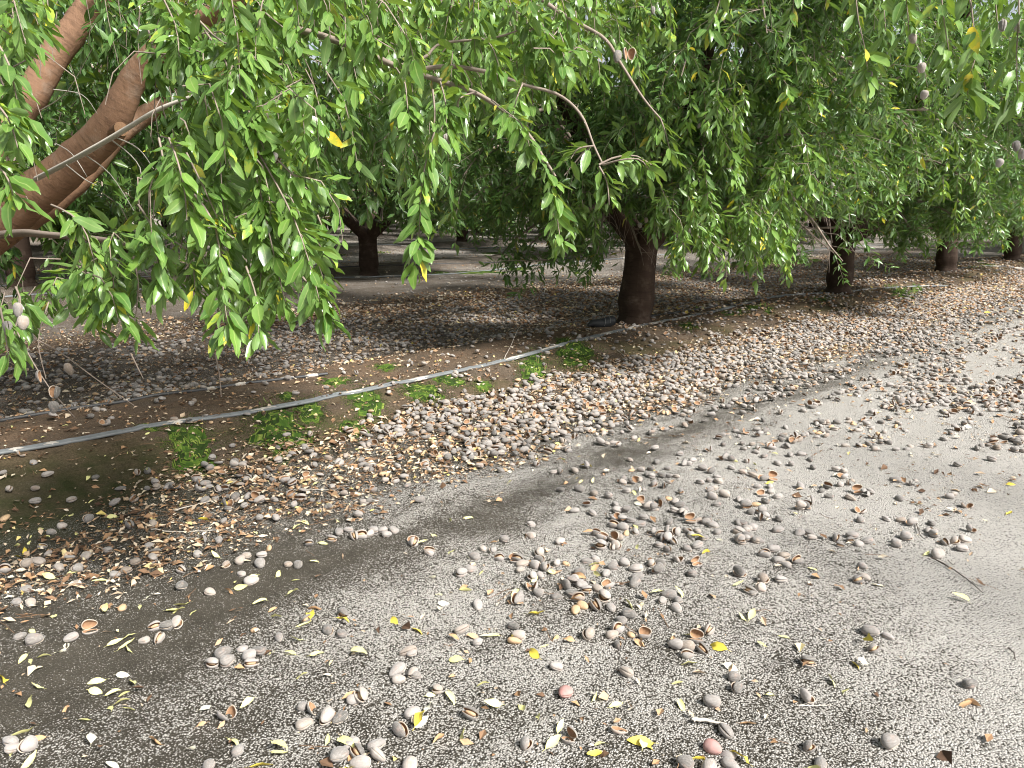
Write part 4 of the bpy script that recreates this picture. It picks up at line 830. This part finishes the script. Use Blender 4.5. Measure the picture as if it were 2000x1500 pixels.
# ---------------------------------------------------------------- fallen twigs
TW=[([(1820,1088),(1850,1105),(1890,1132),(1920,1158)],.003,M_darkstick,'long dark twig lying on pale sand at the right'),([(1780,972),(1810,992)],.002,M_darkstick,'short dark twig beside a hull near the right edge'),
 ([(1790,1018),(1798,1040),(1808,1050)],.0025,M_darkstick,'crooked dark twig among the right-hand hull string'),([(1852,1092),(1860,1100),(1866,1098)],.002,M_darkstick,'tiny hooked dark twig right of the long one'),
 ([(340,998),(385,985),(425,972)],.0035,M_dry,'straight pale stick lying on the chaff at left'),([(295,1032),(380,1037),(450,1030)],.0022,M_dry,'long thin pale straw curving under hulls at left'),
 ([(575,958),(620,957),(660,956)],.002,M_dry,'thin pale straw lying level across the chaff'),([(1355,1405),(1390,1408),(1420,1412)],.006,M_dry,'flat dry stick fragment near the bottom right clump'),
 ([(1560,1370),(1600,1371),(1625,1372)],.0018,M_dry,'pale straw in front of a lone hull, lower right'),([(1205,680),(1240,695),(1300,702)],.003,M_dry,'thin curved pale stick on the berm below the near trunk'),
 ([(1435,690),(1420,700),(1405,712)],.004,M_dry,'short forked pale stick at the windrow edge'),([(985,705),(1003,680),(1020,655)],.0025,M_dry,'dry stalk standing by the hose, centre'),([(1970,1260),(1980,1272),(1984,1284)],.0025,M_darkstick,'tiny black twig near the right edge')]
for q,(pl,rd,M,lab) in enumerate(TW):
    P=smooth_line([(*at(px,py,.01 if py>900 else .1),0) for px,py in pl],12); P[:,2]=ground_z(P[:,0],P[:,1])+rd+.004+(.004*R(q).rand(12)); 
    if 'standing' in lab: P[:,2]+=np.linspace(0,.12,12)
    V,F,uv=tubes(P-P[0],np.linspace(rd,rd*.45,12)*(1+R(q).normal(0,.1,12)),6); mb=MB(); mb.add(V,F,.5,uv); tag(add('twig',mb.mesh('twig',M),None,P[0]),lab,'twig','fallen twigs on the ground')
# grass tufts
for q,(px,py,n_,hh,lab) in enumerate([(518,790,9,.05,'small green grass tuft poking up through the near hose'),(1365,603,16,.07,'grass tuft beside the hose right of the near trunk'),(1500,600,14,.10,'thin tall weed by the hose mid right'),(1770,566,60,.12,'leafy green weed clump by the third trunk'),(1740,560,30,.10,'smaller green weed left of the leafy clump'),(1900,525,30,.1,'weed tuft beside the far hose at right')]):
    x,y=at(px,py,.12); r=R(q); mb=MB(); P=np.stack([r.normal(0,.02+.0015*n_,n_),r.normal(0,.02+.0015*n_,n_),np.zeros(n_)],1); P[:,2]=ground_z(P[:,0]+x,P[:,1]+y)
    D=np.stack([r.normal(0,.4,n_),r.normal(0,.4,n_),np.ones(n_)],1); leaves(mb,P,D,r.normal(0,1,(n_,3)),hh*r.uniform(.5,1.1,n_),np.full(n_,.0022),r.uniform(0,.4,n_),r.rand(n_),1)
    tag(add('grass_tuft',mb.mesh('grass_tuft',M_grass),None,(x,y,0)),lab,'grass tuft','weeds on the berm')
# ---------------------------------------------------------------- hulls still hanging in the trees
HG=[(540,305,2.1,'s'),(665,40,2.9,'o'),(873,272,2.45,'c'),(1206,110,3.1,'s'),(1228,104,3.1,'o'),(35,605,2.1,'c'),(15,640,2.0,'c'),(45,630,2.1,'c'),(78,735,2.4,'h'),(105,765,2.4,'o'),(105,795,2.4,'c'),(135,720,2.45,'h'),(1250,440,6.5,'c'),(1262,430,6.5,'c'),(1320,460,6.4,'c'),(1345,450,6.3,'s'),(1485,432,6.2,'c'),(1325,335,6.4,'c'),(1365,245,6.2,'s'),(1275,20,5,'c'),(1625,362,6,'c'),(1630,378,6,'s')]
for q,(px,py,d,kd) in enumerate(HG):
    P=ray(px,py,d); par=T0 if d<3.5 else [o for o in COL.objects if o.name=='almond_tree'][0]; M4=Matrix.Translation(-Vector(par.location))
    o=add('almond_hull',HM[kd][q%len(HM[kd])][0],par,tuple(P-np.array(par.location)),(R(q).normal(0,.4),1.3+R(q).normal(0,.3),R(q+9).uniform(0,6.28))); o.scale=(.85 if d<2.5 else 1.1,)*3
HG2=[(1783,75,2.9),(1800,132,3.0),(1805,185,3.0),(1697,148,3.0),(1958,50,2.4),(1990,50,2.3),(1985,285,2.6),(1997,300,2.6),(1952,318,3.2)]
for q,(px,py,d) in enumerate(HG2):
    P=ray(px,py,d); o=add('almond_hull',HM['cs'[q%2]][q%4][0],TO,tuple(P-np.array(TO.location)),(R(q).normal(0,.4),1.3,q*1.1)); o.scale=(.85,)*3
print('objects',len(COL.objects))
